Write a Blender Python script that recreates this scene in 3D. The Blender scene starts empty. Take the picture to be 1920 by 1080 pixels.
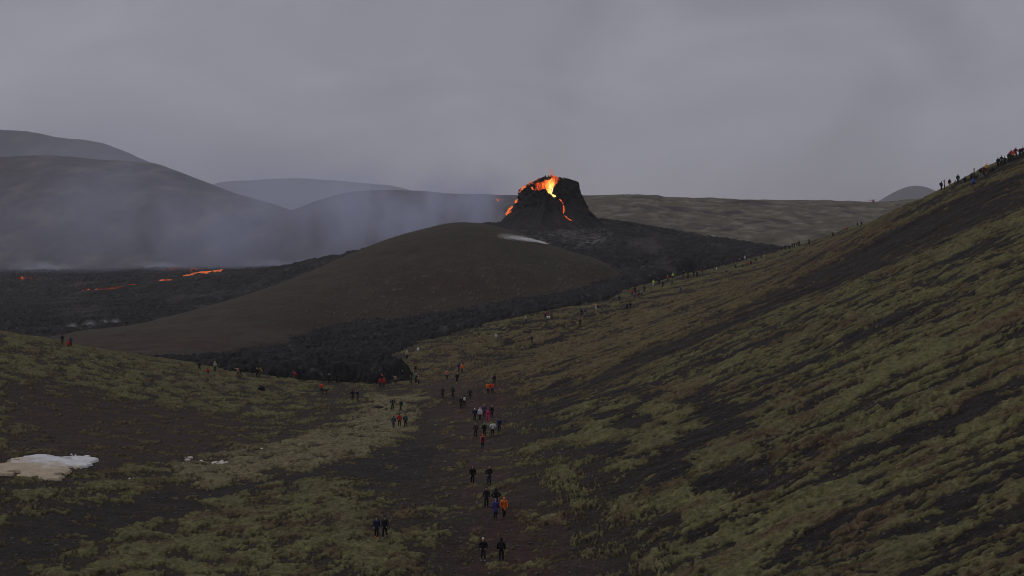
import bpy, bmesh, math, random
import numpy as np
from mathutils import Vector, Matrix

# =====================================================================================
# camera, sky, sun, exposure
# =====================================================================================
SC = bpy.context.scene
COL = SC.collection
CZ = 25.0                                   # height of the lens above the datum
F = 2637.5                                  # focal length in pixels of a 1920 wide frame
PITCH = math.atan(70.0 / F)                 # the level horizon falls on row 470 of 1080
cam = bpy.data.cameras.new('camera'); cam.sensor_width = 36.0; cam.lens = F / 1920.0 * 36.0
cam.clip_start = 0.5; cam.clip_end = 40000.0
camo = bpy.data.objects.new('camera', cam); COL.objects.link(camo)
camo.location = (0, 0, CZ); camo.rotation_euler = (math.pi / 2 - PITCH, 0, 0)
SC.camera = camo

SUN_EL, SUN_AZ = math.radians(42), math.radians(-70)      # a faint glow through the cloud from the upper left
world = bpy.data.worlds.new('World'); SC.world = world; world.use_nodes = True
nt = world.node_tree; nt.nodes.clear()
def N(tree, kind, **kw):
    n = tree.nodes.new(kind)
    for k, v in kw.items(): setattr(n, k, v)
    return n
def ramp(tree, stops, interp='LINEAR'):
    n = tree.nodes.new('ShaderNodeValToRGB'); r = n.color_ramp; r.interpolation = interp
    while len(r.elements) < len(stops): r.elements.new(0.5)
    for e, (p, c) in zip(r.elements, stops):
        e.position = p; e.color = (c if len(c) == 4 else (*c, 1)) if hasattr(c, '__len__') else (c, c, c, 1)
    return n
out = N(nt, 'ShaderNodeOutputWorld'); bg = N(nt, 'ShaderNodeBackground'); bg.inputs[1].default_value = 0.1
sky = N(nt, 'ShaderNodeTexSky', sky_type='NISHITA', sun_disc=False, sun_elevation=SUN_EL, sun_rotation=SUN_AZ)
tc = N(nt, 'ShaderNodeTexCoord'); sep = N(nt, 'ShaderNodeSeparateXYZ'); nt.links.new(tc.outputs['Generated'], sep.inputs[0])
# overcast dome: a dull horizon, brighter towards the zenith, soft cloud banks
dome = ramp(nt, [(0.0, (2.25, 2.19, 2.50)), (0.04, (2.45, 2.40, 2.75)), (0.09, (2.78, 2.76, 3.18)), (0.16, (2.55, 2.55, 2.94)), (0.24, (2.2, 2.2, 2.55)), (0.6, (3.5, 3.45, 3.75)), (1.0, (4.4, 4.35, 4.6))])
nt.links.new(sep.outputs['Z'], dome.inputs[0])
mp = N(nt, 'ShaderNodeMapping'); mp.inputs['Scale'].default_value = (2.2, 2.2, 3.6); nt.links.new(tc.outputs['Generated'], mp.inputs[0])
nz = N(nt, 'ShaderNodeTexNoise'); nz.inputs['Scale'].default_value = 2.6; nz.inputs['Detail'].default_value = 3; nz.inputs['Distortion'].default_value = 0.9
nt.links.new(mp.outputs[0], nz.inputs['Vector'])
cr = ramp(nt, [(0.28, 0.88), (0.5, 1.05), (0.72, 1.22)]); nt.links.new(nz.outputs['Fac'], cr.inputs[0])
cl = N(nt, 'ShaderNodeMix', data_type='RGBA', blend_type='MULTIPLY'); cl.inputs[0].default_value = 1.0
nt.links.new(dome.outputs[0], cl.inputs[6]); nt.links.new(cr.outputs[0], cl.inputs[7])
mx = N(nt, 'ShaderNodeMix', data_type='RGBA'); mx.inputs[0].default_value = 0.97
nt.links.new(sky.outputs[0], mx.inputs[6]); nt.links.new(cl.outputs[2], mx.inputs[7])
nt.links.new(mx.outputs[2], bg.inputs[0]); nt.links.new(bg.outputs[0], out.inputs['Surface'])

sd_ = bpy.data.lights.new('sun', 'SUN'); sd_.energy = 0.8; sd_.angle = math.radians(25); sd_.color = (1.0, 0.96, 0.9)
suno = bpy.data.objects.new('sun', sd_); COL.objects.link(suno)
suno.rotation_euler = (math.pi / 2 - SUN_EL, 0, SUN_AZ + math.pi)
_dir = Vector((math.sin(SUN_AZ) * math.cos(SUN_EL), math.cos(SUN_AZ) * math.cos(SUN_EL), math.sin(SUN_EL)))
suno.rotation_euler = _dir.to_track_quat('Z', 'Y').to_euler()

vs = SC.view_settings; vs.view_transform = 'Standard'; vs.look = 'None'; vs.exposure = 0.0; vs.gamma = 1.0
SC.display_settings.display_device = 'sRGB'
cy = SC.cycles
cy.max_bounces = 6; cy.diffuse_bounces = 2; cy.glossy_bounces = 2; cy.volume_bounces = 1; cy.transparent_max_bounces = 8
cy.volume_step_rate = 1.0; cy.volume_max_steps = 128
cy.use_denoising = True; cy.filter_width = 0.95

# =====================================================================================
# numbers: view directions, noise, surfaces through points
# =====================================================================================
def ray(px, py):
    u = (np.asarray(px, float) - 960.0) / F
    v = (540.0 - np.asarray(py, float)) / F
    c, s = math.cos(PITCH), math.sin(PITCH)
    return u, c + s * v, -s + c * v            # x, y(forward), z
def at(px, py, d):
    """point at forward distance d metres seen towards that direction (z relative to the lens)"""
    x, y, z = ray(px, py)
    return np.array([x / y * d, d, z / y * d])
# ---------------------------------------------------------------- noise
# ---------------------------------------------------------------- noise
def _h(ix, iy, seed):
    n = (ix.astype(np.int64) * 374761393 + iy.astype(np.int64) * 668265263 + seed * 974711) & 0xFFFFFFFF
    n = ((n ^ (n >> 13)) * 1274126177) & 0xFFFFFFFF
    n = ((n ^ (n >> 16)) * 2246822519) & 0xFFFFFFFF
    return ((n ^ (n >> 15)) & 0xFFFFFF).astype(np.float32) / np.float32(0xFFFFFF)
def vnoise(x, y, seed=0):
    """gradient noise about -1..1"""
    ix = np.floor(x); iy = np.floor(y)
    fx = (x - ix).astype(np.float32); fy = (y - iy).astype(np.float32)
    ix = ix.astype(np.int64); iy = iy.astype(np.int64)
    def g(ax, ay, dx, dy):
        a = _h(ax, ay, seed) * np.float32(2 * math.pi)
        return np.cos(a) * dx + np.sin(a) * dy
    u = fx * fx * fx * (fx * (fx * 6 - 15) + 10); v = fy * fy * fy * (fy * (fy * 6 - 15) + 10)
    a = g(ix, iy, fx, fy); b = g(ix + 1, iy, fx - 1, fy)
    c = g(ix, iy + 1, fx, fy - 1); d = g(ix + 1, iy + 1, fx - 1, fy - 1)
    return ((a + (b - a) * u) * (1 - v) + (c + (d - c) * u) * v) * 1.5
def fbm(x, y, sc, oct=4, seed=0, gain=0.5):
    out = np.zeros(np.shape(x), np.float32); amp = 1.0; tot = 0
    for k in range(oct):
        out += amp * vnoise(x / sc + 17.3 * k, y / sc - 9.1 * k, seed + k); tot += amp
        amp *= gain; sc *= 0.5
    return out / tot
def smooth(a, b, x):
    t = np.clip((x - a) / (b - a), 0, 1); return t * t * (3 - 2 * t)
def uniform(n):                                # squash noise to a rough 0..1 rank
    return 0.5 + 0.5 * np.tanh(1.9 * n)
# ---------------------------------------------------------------- thin plate splines
class TPS:
    def __init__(s, pts, reg=0.0, k=100.0):
        P = np.array(pts, float); s.k = k
        s.X = P[:, :2] / k; n = len(P)
        d = np.linalg.norm(s.X[:, None] - s.X[None], axis=2)
        K = np.where(d > 0, d * d * np.log(np.maximum(d, 1e-12)), 0) + reg * np.eye(n)
        A = np.zeros((n + 3, n + 3)); A[:n, :n] = K; A[:n, n] = 1; A[:n, n+1:] = s.X
        A[n:, :n] = A[:n, n:].T
        s.w = np.linalg.solve(A, np.concatenate([P[:, 2], [0, 0, 0]]))
    def __call__(s, x, y):
        x = np.asarray(x, float) / s.k; y = np.asarray(y, float) / s.k
        n = len(s.X); out = s.w[n] + s.w[n+1] * x + s.w[n+2] * y
        for i in range(n):
            r2 = (x - s.X[i, 0]) ** 2 + (y - s.X[i, 1]) ** 2
            out = out + s.w[i] * 0.5 * r2 * np.log(np.maximum(r2, 1e-12))
        return out
# ---------------------------------------------------------------- the near valley
def _sp(u, w): return w * np.log1p(np.exp(u / w))
near_pts = []
for y in (70, 110, 160, 215):
    xt = 18 - 0.085 * y
    for u in (-12, 2, 16, 34, 58, 92, 130):
        x = xt + u
        z = -23 + (0.42 if y < 200 else 0.385) * _sp(u, 8.0)
        if z > 20: z = 20 + 0.2 * (z - 20)
        near_pts.append((x, y, z))
PX = lambda *a: near_pts.extend(tuple(at(*p)) for p in a)
# right skyline, then the slope behind it
PX((1920,288,255),(1850,322,280),(1780,350,310),(1700,384,350),(1600,426,410),(1500,462,470),(1450,478,500))
PX((1700,402,290),(1600,446,330),(1500,486,360),(1400,505,400),(1300,514,400),(1180,568,345),(1000,602,335),(830,642,300),(700,690,275),(1400,494,445))
for p in ((150,260,21),(170,330,17),(160,420,7),(140,520,-4),(230,300,22),(230,500,-8),(70,560,-9),(30,480,-20),(30,620,-16),(200,150,36),(200,50,40),(130,640,-16)):
    near_pts.append(p)
# valley axis and the left slope
PX((925,1050,104),(905,847,160),(880,760,208),(860,700,262),(780,745,220),(720,830,168))
PX((600,722,243),(300,676,252),(0,628,232),(0,700,200),(0,860,139),(200,780,182),(300,850,156),(0,1000,112),(0,1080,99),(500,900,141),(600,1060,104),(450,740,222))
for p in ((-109,305,-20.5),(-75,315,-24),(-37,305,-24.5),(0,310,-23.5),(-160,250,-4),(-170,330,-14),(-220,420,-23),(-100,420,-26),(-20,420,-26),(-20,560,-26),(-200,600,-27),(-120,140,-10),(-90,100,-15),(-60,60,-15),(-160,160,-2),
          (0,0,-1.9),(0,22,-10.5),(0,45,-18.5),(20,45,-15.5),(-22,45,-18.5),(35,20,-4),(-35,15,-8),(60,0,8),(-60,0,-6),(0,-30,2),(60,-40,12),(-60,-40,2),(110,30,22),(0,-80,4)):
    near_pts.append(p)
near_tps = TPS(near_pts, reg=2e-3)
def near_z(x, y): return near_tps(x, y)
def cast(px, py, zf=near_z, d0=45.0, d1=560.0, n=1400):
    """first hit of the view direction on a height function -> world x, y, z"""
    rx, ry, rz = ray(px, py)
    d = np.geomspace(d0, d1, n)
    diff = rz / ry * d - zf(rx / ry * d, d)
    k = np.argmax(diff < 0)
    if diff[k] >= 0: k = int(np.argmin(diff))
    elif k > 0:
        t = diff[k-1] / (diff[k-1] - diff[k]); dd = d[k-1] + t * (d[k] - d[k-1])
        return np.array([rx / ry * dd, dd, float(zf(rx / ry * dd, dd))])
    return np.array([rx / ry * d[k], d[k], float(zf(rx / ry * d[k], d[k]))])
# =====================================================================================
# mesh and material helpers
# =====================================================================================
def grid_mesh(name, X, Y, Z, cols, mat, keep=None):
    """one sheet from 2-D arrays (rows x columns), heights relative to the lens"""
    r, c = X.shape
    idx = np.arange(r * c, dtype=np.int32).reshape(r, c)
    q = np.stack([idx[:-1, :-1], idx[:-1, 1:], idx[1:, 1:], idx[1:, :-1]], -1).reshape(-1, 4)
    co = np.stack([X, Y, Z + CZ], -1).reshape(-1, 3).astype(np.float32)
    cl = None if cols is None else np.concatenate([cols.reshape(-1, 3), np.ones((r * c, 1))], 1).astype(np.float32)
    if keep is not None:
        k = keep.reshape(-1)
        q = q[k[q].any(1)]
        used = np.zeros(r * c, bool); used[q.reshape(-1)] = True
        remap = np.cumsum(used).astype(np.int32) - 1
        q = remap[q]; co = co[used]
        if cl is not None: cl = cl[used]
    me = bpy.data.meshes.new(name)
    me.vertices.add(len(co)); me.vertices.foreach_set('co', co.reshape(-1))
    me.loops.add(q.size); me.loops.foreach_set('vertex_index', q.reshape(-1).astype(np.int32))
    me.polygons.add(len(q)); me.polygons.foreach_set('loop_start', np.arange(0, q.size, 4, dtype=np.int32))
    me.polygons.foreach_set('use_smooth', np.ones(len(q), bool))
    me.update(calc_edges=True)
    if cl is not None:
        a = me.color_attributes.new('col', 'FLOAT_COLOR', 'POINT'); a.data.foreach_set('color', cl.reshape(-1))
    if mat: me.materials.append(mat)
    o = bpy.data.objects.new(name, me); COL.objects.link(o)
    return o
def tag(o, label=None, cat=None, group=None, kind=None):
    if label: o['label'] = label
    if cat: o['category'] = cat
    if group: o['group'] = group
    if kind: o['kind'] = kind
    return o
def soil_mat(name, fine, bump, lo=0.55, hi=1.4, rough=0.95, spec=0.15, speck=None, bscale2=None):
    """earth: the mesh's own colours broken up by fine grain, with grain in relief"""
    m = bpy.data.materials.new(name); m.use_nodes = True; t = m.node_tree; t.nodes.clear()
    o = N(t, 'ShaderNodeOutputMaterial'); b = N(t, 'ShaderNodeBsdfPrincipled')
    b.inputs['Roughness'].default_value = rough; b.inputs['Specular IOR Level'].default_value = spec
    at_ = N(t, 'ShaderNodeAttribute', attribute_name='col'); tc = N(t, 'ShaderNodeTexCoord')
    n1 = N(t, 'ShaderNodeTexNoise'); n1.inputs['Scale'].default_value = fine; n1.inputs['Detail'].default_value = 6; n1.inputs['Roughness'].default_value = 0.7
    t.links.new(tc.outputs['Object'], n1.inputs['Vector'])
    r = ramp(t, [(0.3, lo), (0.7, hi)]); t.links.new(n1.outputs['Fac'], r.inputs[0])
    mx = N(t, 'ShaderNodeMix', data_type='RGBA', blend_type='MULTIPLY'); mx.inputs[0].default_value = 1.0
    t.links.new(at_.outputs['Color'], mx.inputs[6]); t.links.new(r.outputs[0], mx.inputs[7])
    last = mx.outputs[2]
    if speck:
        sc, thr, c = speck
        v = N(t, 'ShaderNodeTexNoise'); v.inputs['Scale'].default_value = sc; v.inputs['Detail'].default_value = 2
        t.links.new(tc.outputs['Object'], v.inputs['Vector'])
        sr = ramp(t, [(thr, 0.0), (thr + 0.04, 1.0)]); t.links.new(v.outputs['Fac'], sr.inputs[0])
        m2 = N(t, 'ShaderNodeMix', data_type='RGBA'); m2.inputs[7].default_value = (*c, 1)
        t.links.new(sr.outputs[0], m2.inputs[0]); t.links.new(last, m2.inputs[6]); last = m2.outputs[2]
    t.links.new(last, b.inputs['Base Color'])
    bp = N(t, 'ShaderNodeBump'); bp.inputs['Strength'].default_value = 1.0; bp.inputs['Distance'].default_value = bump
    n2 = N(t, 'ShaderNodeTexNoise'); n2.inputs['Scale'].default_value = bscale2 or fine * 0.8; n2.inputs['Detail'].default_value = 5; n2.inputs['Roughness'].default_value = 0.65
    t.links.new(tc.outputs['Object'], n2.inputs['Vector']); t.links.new(n2.outputs['Fac'], bp.inputs['Height'])
    t.links.new(bp.outputs[0], b.inputs['Normal']); t.links.new(b.outputs[0], o.inputs['Surface'])
    return m
def lerp3(a, b, t): return a + (b - a) * t[..., None]
C3 = lambda *c: np.array(c, np.float32)
def sdist(poly, x, y):
    """signed distance to a polygon, negative inside"""
    P = np.asarray(poly, float); d = np.full(np.shape(x), 1e18); ins = np.zeros(np.shape(x), bool)
    for i in range(len(P)):
        ax, ay = P[i]; bx, by = P[(i + 1) % len(P)]
        ex, ey = bx - ax, by - ay; l2 = ex * ex + ey * ey + 1e-9
        t = np.clip(((x - ax) * ex + (y - ay) * ey) / l2, 0, 1)
        d = np.minimum(d, (x - ax - t * ex) ** 2 + (y - ay - t * ey) ** 2)
        if ay != by:
            ins ^= ((ay > y) != (by > y)) & (x < ex * (y - ay) / ey + ax)
    d = np.sqrt(d); return np.where(ins, -d, d)
def ground_poly(*p): return [tuple(cast(a, b)[:2]) for a, b in p]

# =====================================================================================
# the near valley: gravel and soil, with a moss sheet growing over it
# =====================================================================================
P_dark = ground_poly((960,752),(1100,702),(1280,622),(1450,542),(1600,470),(1750,402),(1918,330),(1918,392),(1700,480),(1560,540),(1400,605),(1250,668),(1110,742),(1000,792))
P_upper = ground_poly((1450,490),(1600,440),(1750,375),(1918,305),(1918,400),(1750,460),(1560,545),(1450,545))
P_brown = ground_poly((720,692),(860,636),(1000,602),(1180,570),(1400,500),(1600,430),(1700,400),(1600,470),(1450,542),(1280,622),(1100,702),(960,752),(800,745))
P_path = ground_poly((870,1079),(1075,1079),(1020,980),(960,900),(945,840),(950,790),(960,740),(870,705),(760,722),(800,780),(840,850),(870,950))
P_chan = ground_poly((0,970),(200,940),(430,902),(600,878),(700,850),(775,812),(790,760),(835,775),(840,850),(790,900),(700,920),(640,905),(600,890),(470,935),(330,965),(190,1010),(60,1079),(0,1079))
P_clump = ground_poly((70,1079),(170,1005),(330,965),(440,925),(560,900),(650,900),(690,960),(770,1079))
P_isle = ground_poly((530,1000),(640,900),(740,850),(850,830),(880,1000),(900,1079),(600,1079))
P_red = ground_poly((0,720),(140,730),(300,760),(470,785),(440,850),(250,880),(0,880))
P_pale = ground_poly((300,880),(470,840),(640,800),(700,740),(800,740),(790,800),(700,850),(540,885),(380,915))
P_bed = ground_poly((0,880),(250,880),(380,915),(300,940),(120,960),(0,965))
P_shelf = ground_poly((860,860),(1000,800),(1130,740),(1300,690),(1500,900),(1300,1000),(1080,940),(960,880))

def ground_fields(x, y):
    """height of the soil, height of the moss over it, and the colours of both"""
    x = np.asarray(x, float); y = np.asarray(y, float)
    base = near_z(x, y)
    wx = x + 2.2 * fbm(x, y, 7, 3, 11); wy = y + 5.0 * fbm(x, y, 9, 3, 21)
    w = lambda P, s=3.0: smooth(s, -s, sdist(P, wx, wy))
    right = smooth(-2, 9, x - (14 - 0.085 * y))                     # 1 on the right hillside
    left = smooth(0, -14, x + 22 + 0.03 * y) * smooth(120, 150, y)
    # coverage of the moss
    cov = 0.40 + 0.15 * right + 0.20 * left
    wd, wb, wp, wc, wk, wi, wr, wpl, wbd = w(P_dark, 4), w(P_brown, 5), w(P_path, 4.0), w(P_chan, 2.0), w(P_clump, 2.5), w(P_isle), w(P_red, 5), w(P_pale, 3), w(P_bed, 3)
    wsh = w(P_shelf, 3); wu = w(P_upper, 6)
    cov = cov + (0.42 - cov) * wi
    cov = cov + (0.57 - cov) * wb
    cov = cov + (0.50 - cov) * wsh
    cov = cov + (0.66 - cov) * wk
    cov = cov + (0.20 - cov) * wc * (1 - wk)
    cov = cov + (0.36 - cov) * wd; cov = cov - 0.12 * wu
    cov = cov + (0.31 - cov) * wr
    cov = cov + (0.72 - cov) * wpl
    cov = cov + (0.52 - cov) * wbd
    cov = cov + (0.27 - cov) * wp * (1 - 0.6 * wpl)
    # patches: streaks down the fall line on the slopes, islands on the valley floor
    s_ = x + 0.3 * y; t_ = y - 0.30 * x + 6 * fbm(x, y, 30, 2, 5)
    streak = 0.60 * fbm(s_ / 6.0, t_, 8.5, 5, 31, 0.6) + 0.40 * fbm(s_ / 4.5, t_, 2.6, 3, 35)
    isle = fbm(x, y * 0.75, 3.4, 4, 41, 0.55)
    big = np.where(right > 0, streak * 1.6 * right + isle * 1.25 * (1 - right), isle * 1.25)
    sx_ = s_ / (1 + 1.5 * right)
    mid = fbm(sx_, t_, 1.7, 3, 47, 0.6); fine = fbm(sx_, t_, 0.5, 3, 51, 0.6)
    plate = fbm(x, y * 0.62, 6.0, 4, 43, 0.5) * 1.5; ws2 = np.clip(wsh + 0.5 * wi, 0, 1) * (1 - 0.8 * wp)
    big = big + (plate - big) * ws2
    n = uniform(0.74 * big + (0.60 - 0.22 * ws2) * mid + 0.50 * fine)
    m = cov - n
    tuft = np.abs(vnoise(x / 0.62, y / 0.62, 61)); tuft2 = np.abs(vnoise(x / 1.5, y / 1.5, 63)); tuft3 = np.abs(vnoise(x / 0.30, y / 0.30, 67))
    mm = np.clip(m * 5.0, -1, 1)
    hgt = 0.04 + 0.09 * np.sqrt(np.clip(m * 3.2, 0, 1))
    puff = 0.11 * (0.6 - tuft2) + 0.11 * (0.5 - tuft) + 0.09 * (0.45 - tuft3)
    soilh = 0.35 * fbm(x, y, 6, 3, 71) + 0.13 * fbm(x, y, 0.9, 3, 75, 0.6) + right * 0.55 * fbm(s_ / 4.0, t_, 3.0, 4, 73, 0.6)
    soil = base + soilh * (0.5 + 0.5 * right)
    soil = soil - 0.25 * wd * right
    moss = soil + np.where(mm > 0, hgt * mm ** 0.5 + puff * np.clip(mm * 2, 0, 1), mm * 0.6)
    # colours (albedo)
    k1 = fbm(x, y, 14, 4, 81); k2 = fbm(x, y, 2.2, 4, 85, 0.6); k3 = fbm(x, y, 0.6, 2, 89)
    olive, pale, brown, dull = C3(.104, .098, .048), C3(.148, .128, .080), C3(.078, .056, .036), C3(.082, .074, .042)
    mc = np.broadcast_to(olive, x.shape + (3,)).copy()
    mc = lerp3(mc, dull, smooth(-0.2, 0.6, k1) * 0.7)
    k4 = fbm(sx_, t_, 3.6, 3, 87, 0.6)
    mc = lerp3(mc, brown, smooth(0.0, 0.34, k4 + 0.25 * k1) * 0.85)
    mc = lerp3(mc, C3(.100, .080, .044), wb * 0.75)
    mc = lerp3(mc, brown * 0.9, np.clip(wd + 0.6 * wu, 0, 1) * 0.7)
    mc = lerp3(mc, pale, np.clip(wpl * 0.72 + 0.35 * left * smooth(0, .5, k1), 0, 1))
    mc = lerp3(mc, brown * 0.9, wr * 0.55)
    mc = lerp3(mc, brown * 0.75, smooth(0.12, 0.0, m) * 0.85)                  # thin, dying fringe of each cushion
    mc = mc * (0.90 + 0.40 * k2 + 0.45 * k3)[..., None]
    grav, red, umber, ash = C3(.0128, .0108, .0100), C3(.034, .0185, .0150), C3(.023, .0162, .0135), C3(.0112, .0100, .0100)
    sc = np.broadcast_to(umber, x.shape + (3,)).copy()
    sc = lerp3(sc, ash, right * 0.75 * smooth(-.35, .3, k1 + 0.3))
    sc = lerp3(sc, C3(.0165, .0130, .0115), wd * 0.8)
    sc = lerp3(sc, grav, np.clip(0.75 * wc + 0.3 * wi, 0, 1))
    sc = lerp3(sc, red, np.clip(wp * 0.9 * smooth(-.55, .2, k2 + .5 * k1 + .2) + wr * 0.6 + wb * smooth(-0.1, 0.5, k2) * 0.75, 0, 1))
    k6 = fbm(x, y * 0.8, 0.8, 3, 91, 0.6)
    sc = lerp3(sc, C3(.064, .047, .036), smooth(0.20, 0.42, k6 + 0.25 * k2) * np.clip(0.25 + 0.5 * wp + 0.5 * wi + 0.5 * wb - 0.3 * right, 0, 1) * 0.8)
    sc = sc * (0.9 + 0.5 * k2 + 0.25 * k3)[..., None]
    return soil, moss, m, np.clip(sc, .004, 1), np.clip(mc, .01, 1)
def stand_z(x, y):
    g, mo, m, _, _ = ground_fields(np.array(x, float), np.array(y, float))
    return np.maximum(g, np.where(m > 0, mo - 0.08, -99))

Q = 1.0                                         # fineness of the sheets
_u = np.concatenate([np.linspace(-1.3, -.39, int(110 * Q))[:-1], np.linspace(-.39, .39, int(1180 * Q)), np.linspace(.39, 1.3, int(110 * Q))[1:]])
_d = np.concatenate([np.linspace(3, 50, int(70 * Q))[:-1], np.geomspace(50, 610, int(1080 * Q))])
GY, GU = np.meshgrid(_d, _u, indexing='ij'); GX = GU * GY
g_z, m_z, m_m, g_c, m_c = ground_fields(GX, GY)
mat_soil = soil_mat('volcanic_soil', 3.0, 0.06, 0.45, 1.6, speck=(7.0, 0.66, (.080, .072, .066)))
mat_moss = soil_mat('moss_cushion', 3.2, 0.10, 0.50, 1.50, rough=1.0, spec=0.05)
tag(grid_mesh('ground', GX, GY, g_z, g_c, mat_soil), kind='structure')
tag(grid_mesh('moss', GX, GY, m_z, m_c, mat_moss, keep=(m_z > g_z - 0.12) & (m_m > -0.06)), 'olive moss growing in cushions and streaks over the dark gravel slopes', 'moss', kind='stuff')
# =====================================================================================
# the black lava field, the brown hill in it, and the hills behind
# =====================================================================================
L_pts = [tuple(at(*p)) for p in ((320,672,310),(400,668,315),(560,652,330),(650,610,378),(800,588,400),(1000,558,425),(1100,540,445),(1160,513,482),(1200,524,440),
    (1300,500,480),(1300,470,570),(1400,474,550),(1450,470,572),(1390,461,620),(1300,449,660),(1200,429,675),(1135,417,690),(1040,432,645),(1040,462,580),(925,422,680),(860,445,720),
    (0,618,388),(200,608,402),(100,572,540),(300,556,600),(400,528,800),(100,532,880),(0,523,1000),(200,517,1050),(350,508,1100),(590,504,1150),(500,515,900),(480,560,520))]
L_pts += [(-45, 262, -20.6), (-25, 252, -20.4), (-60, 275, -20.8), (-15, 285, -19.8), (60, 900, -2), (200, 800, -14), (-400, 1300, -16), (150, 1300, -18), (-500, 900, -22), (-300, 420, -22.5)]
for c in ((830,641),(1000,600),(1180,563),(1300,512),(1400,488)):
    q = cast(*c); L_pts.append((q[0], q[1], q[2] + 0.2)); L_pts.append((q[0] + 6, q[1] - 4, q[2] - 1.2))
L_tps = TPS(L_pts, reg=4e-3, k=200.0)
P_front = [tuple(cast(a, b)[:2]) for a, b in ((380,690),(450,702),(520,711),(600,718),(680,721),(745,720),(785,712),(790,700),(745,692),(705,684),(745,668),(800,650))]
P_front = [(-330, 330), (-150, 330), (-95, 292), (-72, 274)] + P_front + [tuple(cast(a, b)[:2]) for a, b in ((830,636),(1000,592),(1180,556),(1300,503),(1400,480))] + [(180, 460), (400, 700), (400, 1500), (-900, 1500), (-900, 330)]
def lava_rough(x, y):
    r1 = 1 - 2 * np.abs(fbm(x, y, 13, 4, 201, 0.55)) * 1.6
    r2 = 1 - 2 * np.abs(vnoise(x / 3.1 + 2 * vnoise(x / 9, y / 9, 7), y / 3.6, 211))
    r3 = np.abs(vnoise(x / 1.3, y / 1.5, 215))
    r4 = fbm(x, y, 1.0, 2, 217)
    nr_ = smooth(700, 420, y)
    return 0.85 * r1 + (0.25 + 0.37 * nr_) * r2 - nr_ * (0.55 * r3 - 0.35 * r4), r1, r2
def lava_z(x, y, full=False):
    sd = sdist(P_front, x, y) + 3.0 * fbm(x, y, 11, 3, 221) + 1.8 * fbm(x, y, 2.6, 3, 225, 0.65)
    L = L_tps(x, y); rg, r1, r2 = lava_rough(x, y)
    calm = smooth(690, 620, y) * smooth(0, 12, x) * smooth(560, 600, y) * smooth(48, 36, x)      # smoother lava below the cone, its silver sheen painted in colour
    far = 1 + smooth(450, 900, y) * 1.8
    z = L + (far - 0.6) * 1.6 * (0.35 - np.abs(fbm(x / 1.6, y, 30, 4, 241, 0.6)) * 1.8) + rg * (1 - 0.35 * calm) * far - 0.45
    z = z - 5.5 * smooth(-5.0, 1.8, sd + 1.2 * r2)
    return (z, calm, r1, r2) if full else z
_u = np.concatenate([np.linspace(-.7, -.38, 60)[:-1], np.linspace(-.38, .25, 1000), np.linspace(.25, .5, 60)[1:]])
_d = np.concatenate([np.geomspace(235, 720, int(620 * Q))[:-1], np.geomspace(720, 1250, int(260 * Q))])
LY, LU = np.meshgrid(_d, _u, indexing='ij'); LX = LU * LY
l_z, calm, r1, r2 = lava_z(LX, LY, True)
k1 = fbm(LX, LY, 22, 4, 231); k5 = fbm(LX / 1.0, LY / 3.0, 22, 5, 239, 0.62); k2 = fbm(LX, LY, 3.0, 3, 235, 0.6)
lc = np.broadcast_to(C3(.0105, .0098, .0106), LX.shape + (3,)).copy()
lc = lerp3(lc, C3(.028, .0255, .0275), smooth(0.15, 0.75, k2 + 0.5 * r2 - 0.2))  # highlights on the raised ridges, painted into the rock colour
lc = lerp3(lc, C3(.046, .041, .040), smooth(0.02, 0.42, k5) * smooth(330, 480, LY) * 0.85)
lc = lerp3(lc, C3(.0085, .0090, .0070), smooth(0.1, 0.6, k1) * 0.6)
lc = lerp3(lc, C3(.105, .098, .100), calm * smooth(0.0, 0.4, k2 + 0.5 * k1))  # silvery sheen of the smooth lava, put in as pale grey colour
lc = lerp3(lc, C3(.055, .052, .053), smooth(0.32, 0.58, k2 + 0.35 * k1) * 0.8)
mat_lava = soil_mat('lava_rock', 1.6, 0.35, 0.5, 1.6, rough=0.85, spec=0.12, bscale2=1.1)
tag(grid_mesh('lava_field', LX, LY, l_z, lc, mat_lava, keep=l_z > -27.5), kind='structure')

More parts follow.
